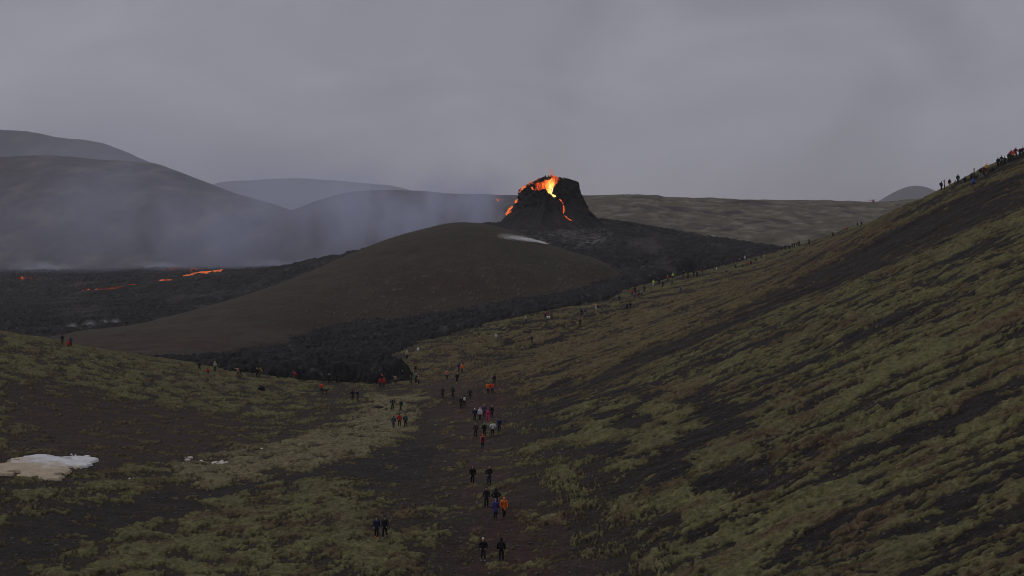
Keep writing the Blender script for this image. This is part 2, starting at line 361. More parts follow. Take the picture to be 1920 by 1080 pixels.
def hermite(xs, ys):
    xs = np.array(xs, float); ys = np.array(ys, float)
    h = np.diff(xs); dl = np.diff(ys) / h; m = np.zeros(len(xs)); m[0] = dl[0]; m[-1] = dl[-1]
    for i in range(1, len(xs) - 1):
        m[i] = 0 if dl[i-1] * dl[i] <= 0 else 3 * (h[i-1] + h[i]) / ((2 * h[i] + h[i-1]) / dl[i-1] + (h[i] + 2 * h[i-1]) / dl[i])
    def f(x):
        x = np.clip(x, xs[0], xs[-1]); k = np.clip(np.searchsorted(xs, x) - 1, 0, len(xs) - 2); t = (x - xs[k]) / h[k]
        return ys[k] * (1 + 2 * t) * (1 - t) ** 2 + m[k] * h[k] * t * (1 - t) ** 2 + ys[k+1] * t * t * (3 - 2 * t) + m[k+1] * h[k] * t * t * (t - 1)
    return f
class Hill:
    """a hill given by the line of its crest and the line of its foot, each a list of (column, row, distance)"""
    def __init__(s, crest, foot, back=(0.35, -22), rough=1.0, nscale=60, seed=0, shape=1.25):
        s.c = hermite([p[0] for p in crest], [p[1] for p in crest]); s.cd = hermite([p[0] for p in crest], [p[2] for p in crest])
        s.f = hermite([p[0] for p in foot], [p[1] for p in foot]); s.fd = hermite([p[0] for p in foot], [p[2] for p in foot])
        s.back = back; s.rough = rough; s.ns = nscale; s.seed = seed; s.shape = shape
    def z(s, x, y):
        px = 960 + F * x / y
        zc = (470 - s.c(px)) / F; dc = s.cd(px); zc = zc * dc; df = s.fd(px); zf = (470 - s.f(px)) / F * df
        t = (y - df) / (dc - df)
        tt = np.clip(t, 0, 1)
        prof = np.sin(tt * math.pi / 2) ** s.shape
        front = zf + (zc - zf) * prof + np.where(t < 0, t * (dc - df) * 0.25, 0)
        b = np.clip((y - dc) / (s.back[0] * dc), 0, 1)
        rear = zc + (s.back[1] - zc) * (b * b * (3 - 2 * b))
        n = fbm(x, y, s.ns, 5, 300 + s.seed, 0.52)
        env = 0.10 + 0.9 * np.clip(np.abs(1 - t) * 2.2, 0, 1)
        return np.where(t < 1, front, rear) + n * s.rough * env
    def sheet(s, u0, u1, nu, d0, d1, nd):
        y, px = np.meshgrid(np.linspace(d0, d1, nd), np.linspace(u0, u1, nu), indexing='ij')
        x = (px - 960) / F * y
        return x, y, s.z(x, y)

# the brown hill standing in the lava
hill = Hill([(20,655,330),(130,634,345),(250,612,372),(440,560,422),(520,533,445),(590,505,470),(640,483,488),(700,458,502),(750,441,512),(800,428,518),(840,419,520),(870,416.5,521),(900,418,521),(940,427,520),(985,440,517),(1023,456,512),(1060,468,506),(1110,484,495),(1140,497,486),(1162,513,476),(1200,536,462)],
            [(20,664,322),(130,668,305),(300,672,300),(480,647,332),(560,632,352),(650,612,378),(800,590,398),(1000,560,418),(1100,542,440),(1162,516,470),(1200,540,458)], back=(0.25, -24), rough=1.5, nscale=34, seed=1, shape=1.12)
hx, hy, hz = hill.sheet(20, 1200, 900, 296, 660, 420)
k1 = fbm(hx, hy, 40, 4, 401); k2 = fbm(hx, hy, 5, 4, 405, 0.6); k3 = fbm(hx, hy, 1.6, 3, 409, 0.6)
hpx = 960 + F * hx / hy
low = smooth(60, 10, hy - hill.fd(hpx))
hc = np.broadcast_to(C3(.034, .0295, .0205), hx.shape + (3,)).copy()
hc = lerp3(hc, C3(.036, .0260, .0185), smooth(-.1, .5, k1 + 0.4 * low))
hc = lerp3(hc, C3(.042, .0275, .0190), low * 0.7 * smooth(700, 500, hpx))
hc = lerp3(hc, C3(.027, .0235, .0185), smooth(0.15, 0.6, k1 * -1 + 0.3 * k2))
peb = smooth(0.30, 0.46, k3 + 0.5 * k2) * smooth(75, 20, hy - hill.fd(hpx)) * smooth(420, 680, hpx)
hc = lerp3(hc, C3(.070, .063, .053), peb * 0.8)
hc = hc * (0.95 + 0.35 * k2 + 0.15 * k3)[..., None]
rill = np.abs(fbm(hx / 1.0 + hy * .35, hy / 4.0, 9, 4, 413, .6))
hc = lerp3(hc, C3(.019, .0165, .0140), smooth(.06, .0, rill) * .10)
hc = lerp3(hc, C3(.050, .040, .028), smooth(.12, .5, fbm(hx, hy / 2.5, 16, 5, 417, .62)) * .6)
hz = hz + 0.5 * peb + 0.10 * k3 - 0.06 * smooth(.12, .0, rill)
mat_hill = soil_mat('scoria_slope', 1.3, 0.05, 0.85, 1.15)
tag(grid_mesh('hill', hx, hy, hz, np.clip(hc, .004, 1), mat_hill), kind='structure')

mat_far = soil_mat('far_slope', 0.10, 1.5, 0.65, 1.35, spec=0.05)
def far_hill(h, u0, u1, nu, d0, d1, nd, c0, c1, c2, sc, seed, gain=0.55):
    x, y, z = h.sheet(u0, u1, nu, d0, d1, nd)
    k1 = fbm(x, y, sc, 4, 500 + seed); k2 = fbm(x, y * 0.6, sc / 4, 5, 520 + seed, 0.6)
    c = np.broadcast_to(C3(*c0), x.shape + (3,)).copy()
    c = lerp3(c, C3(*c1), smooth(-.1, .45, k2 + 0.5 * k1)); c = lerp3(c, C3(*c2), smooth(0.05, 0.5, k1 - 0.4 * k2))
    c = c * (1 + gain * k2)[..., None]
    z = z + (k2 * sc / 55.0) * np.clip(np.abs(y - h.cd(960 + F * x / y)) / 60.0, 0.08, 1)
    return tag(grid_mesh('hill', x, y, z, np.clip(c, .004, 1), mat_far), kind='structure')
moor, dry, dark = (.070, .062, .050), (.125, .110, .085), (.036, .030, .032)
h1 = Hill([(-700,330,1700),(-400,303,1680),(-150,297,1660),(0,297,1640),(90,294,1630),(180,302,1620),(280,308,1600),(330,322,1580),(400,347,1540),(450,365,1510),(520,385,1480),(600,420,1440),(700,470,1400),(800,520,1380)],
          [(-700,520,1130),(0,520,1120),(300,512,1130),(600,505,1190),(800,525,1200)], rough=13, nscale=170, seed=2, shape=1.35)
far_hill(h1, -700, 800, 520, 1090, 2100, 260, (.062, .054, .050), (.098, .086, .066), dark, 150, 1)
h0 = Hill([(-700,250,2700),(-300,236,2700),(0,247,2650),(50,250,2640),(110,261,2620),(190,270,2600),(220,280,2590),(280,305,2560),(340,332,2530),(400,360,2500),(500,400,2450),(650,470,2400)],
          [(-700,480,1900),(0,480,1900),(650,480,2000)], rough=14, nscale=260, seed=3, shape=1.3)
far_hill(h0, -700, 650, 300, 1880, 3300, 140, (.05, .045, .042), moor, dark, 240, 2, 0.35)
h2 = Hill([(300,380,8000),(380,360,8000),(410,344,8000),(480,339.5,8000),(550,337,8000),(620,340,8000),(680,345,8000),(730,349,8000),(780,360,8000),(900,372,8000),(1100,390,8000)],
          [(300,470,6000),(1100,470,6000)], rough=22, nscale=700, seed=4, shape=1.2)
far_hill(h2, 300, 1100, 240, 5900, 9300, 100, (.05, .047, .045), moor, dark, 320, 3, 0.3)
h3 = Hill([(330,520,1180),(380,500,1190),(420,470,1210),(455,442,1230),(500,417,1260),(540,398,1290),(580,382,1310),(620,369,1330),(660,360,1345),(700,357,1355),(740,356.5,1360),(780,358,1365),(850,363.5,1370),(950,366,1375),(1050,368,1380),(1150,380,1380),(1250,420,1380)],
          [(330,525,1130),(500,508,1140),(600,503,1150),(900,470,1150),(1250,470,1150)], rough=9, nscale=120, seed=5, shape=1.2)
far_hill(h3, 330, 1250, 460, 1110, 1900, 220, (.058, .048, .045), (.082, .070, .060), (.040, .030, .030), 110, 4)
h4 = Hill([(880,490,1480),(940,425,1480),(985,378,1480),(1025,370.5,1480),(1100,367.5,1480),(1180,366.5,1480),(1232,367,1480),(1246,371,1480),(1300,372.5,1480),(1400,376,1480),(1500,379,1480),(1600,382.5,1480),(1640,383.5,1480),(1700,379,1490),(1800,370,1500),(2000,350,1530),(2400,330,1560)],
          [(880,492,900),(1250,474,880),(1450,474,860),(1800,470,860),(2400,470,900)], rough=11, nscale=150, seed=6, shape=1.3, back=(0.6, 10))
far_hill(h4, 880, 2400, 700, 850, 2300, 330, (.085, .078, .058), (.125, .113, .090), (.050, .042, .042), 60, 5, 0.6)
h5 = Hill([(1560,430,8000),(1600,404,8000),(1640,381,8000),(1660,370,8000),(1680,359,8000),(1700,351.5,8000),(1715,349,8000),(1728,349.5,8000),(1750,357.5,8000),(1770,366,8000),(1800,378,8000),(1860,405,8000),(1920,440,8000)],
          [(1560,450,6900),(1920,450,6900)], rough=4, nscale=400, seed=7, shape=1.15, back=(0.12, 0))
far_hill(h5, 1560, 1920, 160, 6850, 9000, 80, (.030, .026, .028), (.034, .030, .03), (.026, .022, .024), 500, 6, 0.2)

# the land beyond, out to the horizon
_t = np.linspace(0, 2 * math.pi, 97); _r = np.geomspace(4, 12000, 60)
RR, TT = np.meshgrid(_r, _t, indexing='ij')
bx, by = RR * np.cos(TT), RR * np.sin(TT)
tag(grid_mesh('ground', bx, by, -33 + 1.5 * fbm(bx, by, 90, 3, 601), np.broadcast_to(C3(.04, .035, .03), bx.shape + (3,)).copy(), mat_far), kind='structure')

# haze: one closed box of even, thin air
me = bpy.data.meshes.new('haze'); bm = bmesh.new()
bmesh.ops.create_cube(bm, size=1.0, matrix=Matrix.Translation((0, 4700, CZ + 312)) @ Matrix.Diagonal((9000, 9800, 700, 1)).to_4x4())
bm.to_mesh(me); bm.free(); hz_o = bpy.data.objects.new('haze', me); COL.objects.link(hz_o); tag(hz_o, kind='stuff')
hm = bpy.data.materials.new('thin_haze'); hm.use_nodes = True; t = hm.node_tree; t.nodes.clear()
o_ = N(t, 'ShaderNodeOutputMaterial'); pv = N(t, 'ShaderNodeVolumePrincipled')
pv.inputs['Color'].default_value = (.86, .86, .96, 1); pv.inputs['Density'].default_value = 7e-5; pv.inputs['Anisotropy'].default_value = 0.2
t.links.new(pv.outputs[0], o_.inputs['Volume']); me.materials.append(hm)
# =====================================================================================
# the cone, its lava and its steam
# =====================================================================================
def link(name, me, mat=None, parent=None, loc=None):
    o = bpy.data.objects.new(name, me); COL.objects.link(o)
    if mat: me.materials.append(mat)
    if parent: o.parent = parent
    if loc is not None: o.location = loc
    return o
def mesh_from(name, verts, faces, smooth_=True):
    me = bpy.data.meshes.new(name); me.from_pydata([tuple(map(float, v)) for v in verts], [], faces)
    if smooth_: me.polygons.foreach_set('use_smooth', np.ones(len(me.polygons), bool))
    me.update(); return me
CX, CY, CB = 17.65, 668.0, 8.0                     # middle of the cone, height of its foot (relative to the lens)
def periodic(pairs):
    a = sorted(pairs); a = [(a[-1][0] - 360, a[-1][1])] + a + [(a[0][0] + 360, a[0][1])]
    return hermite([p[0] for p in a], [p[1] for p in a])
RIM_H = periodic([(-178,29.4),(-160,29.6),(-146,30.4),(-136,30.0),(-130,28.8),(-121,28.0),(-112,29.0),(-103,29.3),(-97,28.2),(-91,26.6),(-84,26.8),(-78,30.2),(-68,32.2),(-55,33.2),(-35,33.8),(-15,33.2),(8,33.0),(30,34.0),(60,35.3),(90,35.9),(115,35.0),(140,33.0),(160,31.0)])
RIM_R = periodic([(-180,13.0),(-150,11.6),(-120,9.6),(-90,8.2),(-75,8.6),(-55,10.2),(-30,11.2),(0,12.4),(30,11.2),(60,8.8),(90,7.6),(120,8.8),(150,11.2)])
FOOT_R = periodic([(-180,29),(-135,30),(-90,31),(-45,31),(0,30),(45,28),(90,26),(135,27)])
NT, NI, NO = 260, 34, 96
th = np.linspace(-180, 180, NT + 1)[:-1]
rows = []
for i in range(NI):
    s = 1 - i / NI                                  # 1 at the floor's middle, 0 at the rim
    r = RIM_R(th) * (1 - s) ** 0.8; z = RIM_H(th) - (RIM_H(th) - 19.5) * min(1, s * 1.8) ** 0.7
    rows.append((r, z))
for i in range(NO + 1):
    t = i / NO
    h = RIM_H(th); r = RIM_R(th) + (FOOT_R(th) - RIM_R(th)) * (0.74 * t ** 1.75 + 0.26 * t)
    z = h - (h - CB) * (t + 0.10 * np.sin(t * math.pi) * (1 - t))
    rows.append((r, z))
R_ = np.array([a for a, b in rows]); Z_ = np.array([b for a, b in rows]); T_ = np.radians(np.broadcast_to(th, R_.shape))
px_, py_ = R_ * np.cos(T_), R_ * np.sin(T_)
arc = ((T_ - math.pi / 2) % (2 * math.pi)) * 15
n1 = (np.abs(fbm(arc, Z_ * .8 + R_ * .5, 7, 4, 701, .58)) - .2) * 6.5; n2 = (np.abs(fbm(arc, Z_ + R_ * .6, 2.3, 3, 705, .6)) - .2) * 3.6
amp = np.clip(R_ / 6, 0, 1)
R2 = R_ - (n1 + n2) * amp; Z2 = Z_ + (0.5 * n2 + 0.35 * n1) * amp
vx, vy = CX + R2 * np.cos(T_), CY + R2 * np.sin(T_)
nr = len(rows)
V = np.stack([vx, vy, Z2 + CZ], -1).reshape(-1, 3)
faces = [(i * NT + j, i * NT + (j + 1) % NT, (i + 1) * NT + (j + 1) % NT, (i + 1) * NT + j) for i in range(nr - 1) for j in range(NT)]
me = mesh_from('volcanic_cone', V, faces)
k = fbm(vx + Z2, vy - Z2, 5, 4, 711)
cc = lerp3(np.broadcast_to(C3(.0165, .0150, .0150), R2.shape + (3,)), C3(.028, .025, .025), smooth(-.1, .5, k))
pale_foot = smooth(0.15, 0.5, k) * smooth(17, 12, Z2) * smooth(-150, -40, np.degrees(T_)) * smooth(60, -20, np.degrees(T_))  # paler grey patches low on the front right flank
cc = lerp3(cc, C3(.085, .078, .078), pale_foot)
a = me.color_attributes.new('col', 'FLOAT_COLOR', 'POINT'); a.data.foreach_set('color', np.concatenate([cc.reshape(-1, 3), np.ones((nr * NT, 1))], 1).astype(np.float32).reshape(-1))
mat_cone = soil_mat('spatter_rock', 1.1, 0.45, 0.55, 1.5, rough=0.85, spec=0.12, bscale2=1.0)
cone = link('volcanic_cone', me, mat_cone)
tag(cone, 'black steep volcanic cone with a broken glowing crater above the lava field', 'volcano')

def glow_mat(name, stops, scale, strength, stretch=(1, 1, 1), detail=5, distort=0.6):
    """molten rock: what gives off light, hot and cooler patches by a noise fixed to the thing"""
    m = bpy.data.materials.new(name); m.use_nodes = True; t = m.node_tree; t.nodes.clear()
    o = N(t, 'ShaderNodeOutputMaterial'); e = N(t, 'ShaderNodeEmission'); tc = N(t, 'ShaderNodeTexCoord'); mp = N(t, 'ShaderNodeMapping')
    mp.inputs['Scale'].default_value = stretch
    n = N(t, 'ShaderNodeTexNoise'); n.inputs['Scale'].default_value = scale; n.inputs['Detail'].default_value = detail; n.inputs['Distortion'].default_value = distort
    n.inputs['Roughness'].default_value = 0.65
    t.links.new(tc.outputs['Object'], mp.inputs[0]); t.links.new(mp.outputs[0], n.inputs['Vector'])
    at_ = N(t, 'ShaderNodeAttribute', attribute_name='melt'); ad = N(t, 'ShaderNodeMath', operation='ADD')
    t.links.new(n.outputs['Fac'], ad.inputs[0]); t.links.new(at_.outputs['Fac'], ad.inputs[1])
    r = ramp(t, stops); t.links.new(ad.outputs[0], r.inputs[0]); t.links.new(r.outputs[0], e.inputs[0])
    e.inputs[1].default_value = strength
    t.links.new(e.outputs[0], o.inputs[0]); return m
HOT = [(0.28, (.03, .008, .005)), (0.36, (.20, .022, .006)), (0.47, (.62, .075, .014)), (0.58, (.90, .20, .030)), (0.72, (1.0, .45, .07)), (0.90, (1.0, .74, .25))]
mat_hot = glow_mat('molten_lava', HOT, 0.75, 1.5, stretch=(1.6, 1.6, 0.6), detail=7, distort=1.2)
mat_flow = glow_mat('flowing_lava', [(0.30, (.02, .008, .007)), (0.42, (.22, .03, .010)), (0.55, (.75, .12, .03)), (0.75, (.95, .28, .07))], 0.7, 1.1)
mat_river = glow_mat('lava_river', [(0.40, (.015, .010, .011)), (0.50, (.12, .022, .010)), (0.60, (.45, .085, .030)), (0.80, (.75, .18, .06))], 0.16, 0.9)
mat_drop = glow_mat('lava_drop', [(0.2, (.42, .06, .03)), (0.6, (.62, .11, .05)), (1.0, (.85, .25, .08))], 0.4, 1.0)
def heat(me, vals):
    a = me.attributes.new('melt', 'FLOAT', 'POINT'); a.data.foreach_set('value', np.asarray(vals, np.float32))

# fountain: a curtain of molten rock thrown up inside the crater, and the drops flung off it
rng = random.Random(7)
def clot(bm, c, r, sx=1.0, sz=1.0, sub=1, seed=0):
    M = Matrix.Translation(c) @ Matrix.Rotation(rng.random() * 6, 4, 'Z') @ Matrix.Diagonal((r * sx, r * sx, r * sz, 1))
    ret = bmesh.ops.create_icosphere(bm, subdivisions=sub, radius=1.0, matrix=M)
    for v in ret['verts']:
        v.co += Vector((rng.uniform(-1, 1), rng.uniform(-1, 1), rng.uniform(-1, 1))) * r * 0.35
bm = bmesh.new()
n_u, n_v = 70, 46
vs_ = []
for j in range(n_v):
    f = j / (n_v - 1)
    for i in range(n_u):
        a = i / n_u * 2 * math.pi
        cxx = -1.6 + 1.2 * f; rx = 6.4 - 0.6 * f; ry = 2.6
        x = cxx + rx * math.cos(a); y = 1.6 + ry * math.sin(a); vs_.append([x, y, 23.5 + 12.2 * f])
vs_ = np.array(vs_)
top = 1 + 0.0 * vs_[:, 0]
jj = (vs_[:, 2] - 23.5) / 12.2
hgt = 0.76 + 0.16 * fbm(vs_[:, 0] * 1.0, vs_[:, 1], 4.0, 3, 731) + 0.16 * np.exp(-((vs_[:, 0] - 2.4) / 3.2) ** 2) - 0.16 * smooth(-3.0, -8.0, vs_[:, 0])
vs_[:, 2] = 23.5 + 12.2 * jj * hgt
w = fbm(vs_[:, 0] + vs_[:, 2] * .3, vs_[:, 1] + vs_[:, 2] * .8, 2.4, 4, 735, .6) * 1.5
vs_[:, 1] += w; vs_[:, 0] += 0.7 * w
fc = [(j * n_u + i, j * n_u + (i + 1) % n_u, (j + 1) * n_u + (i + 1) % n_u, (j + 1) * n_u + i) for j in range(n_v - 1) for i in range(n_u)]
me = mesh_from('fountain_curtain', vs_ + np.array([CX, CY, CZ]), fc)
core = np.exp(-((vs_[:, 0] - 1.2 + 0.08 * (vs_[:, 2] - 26)) / 2.3) ** 2) * smooth(38, 28, vs_[:, 2])
heat(me, -0.07 + 0.52 * core - 0.10 * smooth(31, 35, vs_[:, 2]) - 0.07 * smooth(-2, -7, vs_[:, 0]))
fountain = bpy.data.objects.new('lava_fountain', None); COL.objects.link(fountain)
tag(fountain, 'bright orange lava fountain bursting up inside the crater of the black cone', 'lava fountain')
link('curtain', me, mat_hot, fountain)
bm = bmesh.new()
for k in range(170):
    g = rng.gauss(0, 1); z = 27 + abs(rng.gauss(0, 1)) * 4.2
    x = 1.2 + g * 2.6 + rng.uniform(-1, 1) * (z - 26) * 0.15; y = rng.uniform(-1.8, 3.6)
    if z > 41.5: continue
    r = rng.uniform(.06, .20) * (1.0 if z < 35 else 0.6)
    clot(bm, Vector((CX + x, CY + y, CZ + z)), r, 1, rng.uniform(1, 2.4))
for k in range(70):                                              # the red plume of drops above the rim
    z = 35.2 + abs(rng.gauss(0, 1)) * 1.9; x = 1.0 + rng.gauss(0, 0.75) - 0.12 * (z - 36)
    clot(bm, Vector((CX + x, CY + rng.uniform(-1, 2), CZ + z)), rng.uniform(.05, .15), 1, rng.uniform(1, 1.6))
for k in range(80):                                              # spatter along the broken left rim
    deg = rng.uniform(118, 200); a = math.radians(deg); deg = deg if deg < 180 else deg - 360; rr_ = float(RIM_R(deg)); hh = float(RIM_H(deg))
    k_ = abs(rng.gauss(0, 1)); clot(bm, Vector((CX + (rr_ + k_ * .9) * math.cos(a), CY + (rr_ + k_ * .9) * math.sin(a), CZ + hh - k_ * 1.1 + rng.uniform(-.2, .7))), rng.uniform(.07, .30), 1.3)
for k in range(46):                                              # a few flung wide to the left
    x = -rng.uniform(4, 26); z = 36 - 0.018 * x * x + rng.uniform(-5, 2.5)
    clot(bm, Vector((CX + x, CY - rng.uniform(-2, 6), CZ + z)), rng.uniform(.05, .13))
for x, z, r in ((-24.3, 23.8, .42), (-24.9, 24.4, .22), (-22.9, 27.2, .20)):
    clot(bm, Vector((CX + x, CY - 3, CZ + z)), r, 1, 1.3)
me = bpy.data.meshes.new('drops'); bm.to_mesh(me); bm.free(); heat(me, [rng.uniform(-.15, .35) for _ in me.vertices])
tag(link('lava_drops', me, mat_drop, fountain), kind='stuff')

# streams on the cone: ribbons laid on its flank
from mathutils.bvhtree import BVHTree
cone_bvh = BVHTree.FromPolygons([Vector(v) for v in V], [list(f) for f in faces])
def hit_cone(px, py):
    d = Vector(ray(px, py)).normalized(); h = cone_bvh.ray_cast(Vector((0, 0, CZ)), d)
    return h[0]
def ribbon(name, pts, widths, mat, thick=0.25, seed=0, parent=None, heatv=0.0, jit=0.25):
    """a lumpy tongue of lava along a line of world points"""
    pts = [Vector(p) for p in pts]; rr = random.Random(seed)
    fine, wd = [], []
    for i in range(len(pts) - 1):
        n = max(2, int((pts[i+1] - pts[i]).length / 0.45))
        n = min(n, 40)
        for k in range(n):
            f = k / n; fine.append(pts[i].lerp(pts[i+1], f)); wd.append(widths[i] * (1 - f) + widths[i+1] * f)
    fine.append(pts[-1]); wd.append(widths[-1])
    V_, F_, H_ = [], [], []
    M_ = 10
    for i, p in enumerate(fine):
        tdir = (fine[min(i + 1, len(fine) - 1)] - fine[max(i - 1, 0)]).normalized()
        view = Vector((p.x, p.y, p.z - CZ)).normalized()
        side = tdir.cross(Vector((0, -0.6, 0.8))).normalized(); up = side.cross(tdir).normalized()
        w_ = wd[i] * rr.uniform(1 - jit, 1 + jit * 1.6); sh = side * rr.uniform(-.25, .25) * w_
        if i in (0, len(fine) - 1): w_ *= 0.15
        for m in range(M_):
            a = m / M_ * 2 * math.pi
            V_.append(p + sh + side * math.cos(a) * w_ * 0.5 + up * math.sin(a) * thick * rr.uniform(.7, 1.3)); H_.append(heatv + rr.uniform(-.06, .06))
    for i in range(len(fine) - 1):
        for m in range(M_):
            F_.append((i * M_ + m, i * M_ + (m + 1) % M_, (i + 1) * M_ + (m + 1) % M_, (i + 1) * M_ + m))
    F_.append(tuple(range(M_))[::-1]); F_.append(tuple((len(fine) - 1) * M_ + m for m in range(M_)))
    me = mesh_from(name, V_, F_); heat(me, H_)
    return link(name, me, mat, parent)
def cone_line(pp, lift=0.25):
    o = []
    for a, b in pp:
        h = None
        for k in range(14):                       # near the outline, step inwards until the flank is met
            h = hit_cone(a + k * (1.0 if a < 1030 else 0), b)
            if h is not None: break
        if h is None: continue
        o.append(h + (Vector((0, 0, CZ)) - h).normalized() * lift)
    return o
def cone_stream(label, lines, heatv):
    e = bpy.data.objects.new('lava_stream', None); COL.objects.link(e)
    tag(e, label, 'lava stream', 'lava streams on the flanks of the cone')
    for k, (pp, ww) in enumerate(lines):
        L = cone_line(pp)
        if len(L) > 1: ribbon('lava_tongue', L, (ww * 6)[:len(L)], mat_flow if heatv < .2 else mat_hot, 0.3, 11 + k, e, heatv)
cone_stream('bright yellow lava stream spilling out of the notch at the front of the crater', [([(1024,352),(1027,357),(1031,362),(1036,365.5),(1042,368.5)], [2.2, 2.0, 1.5, 1.3, 1.2])], 0.36)
cone_stream('thin orange lava stream winding down the front of the cone below the notch', [([(1049,373.5),(1052,377),(1055,380.5),(1056,383)], [.3, .5, .6, .4]), ([(1055,385),(1057.5,389),(1058,394),(1056.5,398),(1056.5,401)], [.4, .7, .7, .5, .3]), ([(1059,404.5),(1063,408),(1067,411.5),(1072,413.5)], [.3, .5, .4, .2])], 0.0)
cone_stream('orange lava dribbling down the left edge of the cone', [([(984,350),(980.5,353.5),(977,356)], [1.0, 1.4, .8]), ([(966,374.5),(963.5,378),(961,380.5)], [.8, 1.6, .8]), ([(958,387.5),(953,392),(948.5,396.5),(944,400.5),(941,404)], [1.3, 2.0, 2.3, 2.2, .9]), ([(959,396),(955,399),(951,402)], [.6, 1.0, .6])], 0.08)
cone_stream('small patch of orange lava on the left lip of the crater', [([(996.5,351),(998,353.5),(1000,356)], [.6, .7, .4])], 0.12)

# rivers of lava on the far field
def field_line(pp, lift):
    o = []
    for a, b in pp:
        q = cast(a, b, lambda x, y: L_tps(x, y) + 0.5, 380, 1240)
        o.append((q[0], q[1], float(np.max(lava_z(q[0] + np.array([0, 3, -3, 0, 3, -3, 0, 0]), q[1] - np.array([0, 3, 3, 7, 7, 10, 14, 20])))) + CZ + lift))
    return o
def river(label, pp, wd, th_, hv, seed):
    o = ribbon('lava_river', field_line(pp, 0.0), [wd * 0.45 * (0.6 if k in (0, len(pp) - 1) else 1) for k in range(len(pp))], mat_river, th_ * 0.9, seed, None, hv - 0.05, 0.7)
    tag(o, label, 'lava river', 'glowing lava rivers on the far lava field')
river('brightest glowing lava river crossing the far black lava field, with a hot patch at its left end', [(351,524),(357,521),(364,518.5),(380,516),(400,514),(421,511.5)], 7, 0.55, 0.22, 21)
river('short bright lava river left of and below the brightest one on the far lava field', [(304,534),(314,532),(325,530),(335,528)], 6, 0.5, 0.12, 22)
river('long dim lava river lowest on the far lava field, left of the short bright one', [(147,550),(170,548),(195,546),(222,543),(248,539.5)], 7, 0.4, 0.02, 23)
river('dim red lava river behind the bright ones, near the far edge of the lava field', [(303,513.5),(315,512),(328,511),(340,510)], 8, 0.5, 0.0, 24)
river('tiny hooked lava river joining the brightest one from behind', [(357,514),(360,511.5),(365,510),(371,509)], 5, 0.5, 0.02, 25)
river('broad faint red lava patch at the far left of the lava field', [(31,529),(38,531),(46,530.5),(53,532)], 10, 0.6, -0.05, 26)
river('faint red lava line below the smoky slope, right of the bright rivers', [(449,506.5),(456,506),(463,505.8),(471,505.5)], 7, 0.45, -0.02, 27)

# ------------------------------------------------------------------------- smoke and steam
def vapour_mat(name, colour, density, nscale, stretch, lo, hi, aniso=0.1, detail=3):
    m = bpy.data.materials.new(name); m.use_nodes = True; t = m.node_tree; t.nodes.clear()
    o = N(t, 'ShaderNodeOutputMaterial'); p = N(t, 'ShaderNodeVolumePrincipled'); p.inputs['Color'].default_value = (*colour, 1); p.inputs['Anisotropy'].default_value = aniso
    tc = N(t, 'ShaderNodeTexCoord'); ln = N(t, 'ShaderNodeVectorMath', operation='LENGTH'); t.links.new(tc.outputs['Object'], ln.inputs[0])
    fall = ramp(t, [(0.0, 1.0), (0.35, 0.72), (0.7, 0.22), (1.0, 0.0)], 'EASE'); t.links.new(ln.outputs['Value'], fall.inputs[0])
    mp = N(t, 'ShaderNodeMapping'); mp.inputs['Scale'].default_value = stretch; t.links.new(tc.outputs['Object'], mp.inputs[0])
    n = N(t, 'ShaderNodeTexNoise'); n.inputs['Scale'].default_value = nscale; n.inputs['Detail'].default_value = detail; t.links.new(mp.outputs[0], n.inputs['Vector'])
    r = ramp(t, [(lo, 0.0), (hi, 1.0)]); t.links.new(n.outputs['Fac'], r.inputs[0])
    a = N(t, 'ShaderNodeMath', operation='MULTIPLY'); t.links.new(fall.outputs[0], a.inputs[0]); t.links.new(r.outputs[0], a.inputs[1])
    b = N(t, 'ShaderNodeMath', operation='MULTIPLY'); b.inputs[1].default_value = density; t.links.new(a.outputs[0], b.inputs[0])
    t.links.new(b.outputs[0], p.inputs['Density']); t.links.new(p.outputs[0], o.inputs['Volume'])
    m.cycles.volume_sampling = 'MULTIPLE_IMPORTANCE' if hasattr(m.cycles, 'volume_sampling') else None
    return m
_ico = bpy.data.meshes.new('vapour'); bm = bmesh.new(); bmesh.ops.create_icosphere(bm, subdivisions=3, radius=1.0); bm.to_mesh(_ico); bm.free()
def vapour(name, label, cat, centre, radii, mat, rot=0.0, tilt=0.0, group=None):
    me = _ico.copy(); me.name = name; o = link(name, me, mat); o.location = Vector(centre) + Vector((0, 0, CZ)); o.scale = radii; o.rotation_euler = (0, tilt, rot)
    tag(o, label, cat, group, 'stuff'); return o
smoke_a = vapour_mat('blue_smoke', (.68, .73, .94), 0.0200, 1.6, (2.4, .6, .6), 0.36, 0.70)
vapour('smoke', 'bluish volcanic smoke drifting over the far lava field before the dark hills', 'smoke', at(480, 425, 1060), (200, 90, 72), smoke_a)
vapour('smoke', 'grey smoke veil hanging low over the left side of the far lava field', 'smoke', at(140, 390, 1080), (330, 100, 105), vapour_mat('grey_smoke', (.68, .71, .94), 0.0062, 1.6, (1.2, .6, .8), 0.30, 0.75))
vapour('smoke', 'pale blue gas lying between the two left ridges', 'smoke', at(120, 320, 2080), (560, 150, 170), vapour_mat('ridge_gas', (.72, .77, .95), 0.0045, 1.6, (1.2, .6, .8), 0.25, 0.75))
vapour('smoke', 'pale blue gas filling the gap between the left hills and the middle hill', 'smoke', at(540, 385, 1850), (260, 150, 80), vapour_mat('gap_gas', (.72, .77, .95), 0.0065, 1.6, (1.2, .6, .8), 0.25, 0.75))
vapour('smoke', 'bluish smoke rising left of the cone behind the brown hill', 'smoke', at(805, 402, 980), (104, 70, 46), vapour_mat('cone_smoke', (.68, .72, .94), 0.0420, 1.8, (2.4, .6, .55), 0.40, 0.70))
steam_m = vapour_mat('white_steam', (.97, .97, .98), 6.0, 2.4, (1.6, 1, 1.6), 0.38, 0.66, detail=4)
def hill_at(px, py):
    return cast(px, py, hill.z, 300, 640)
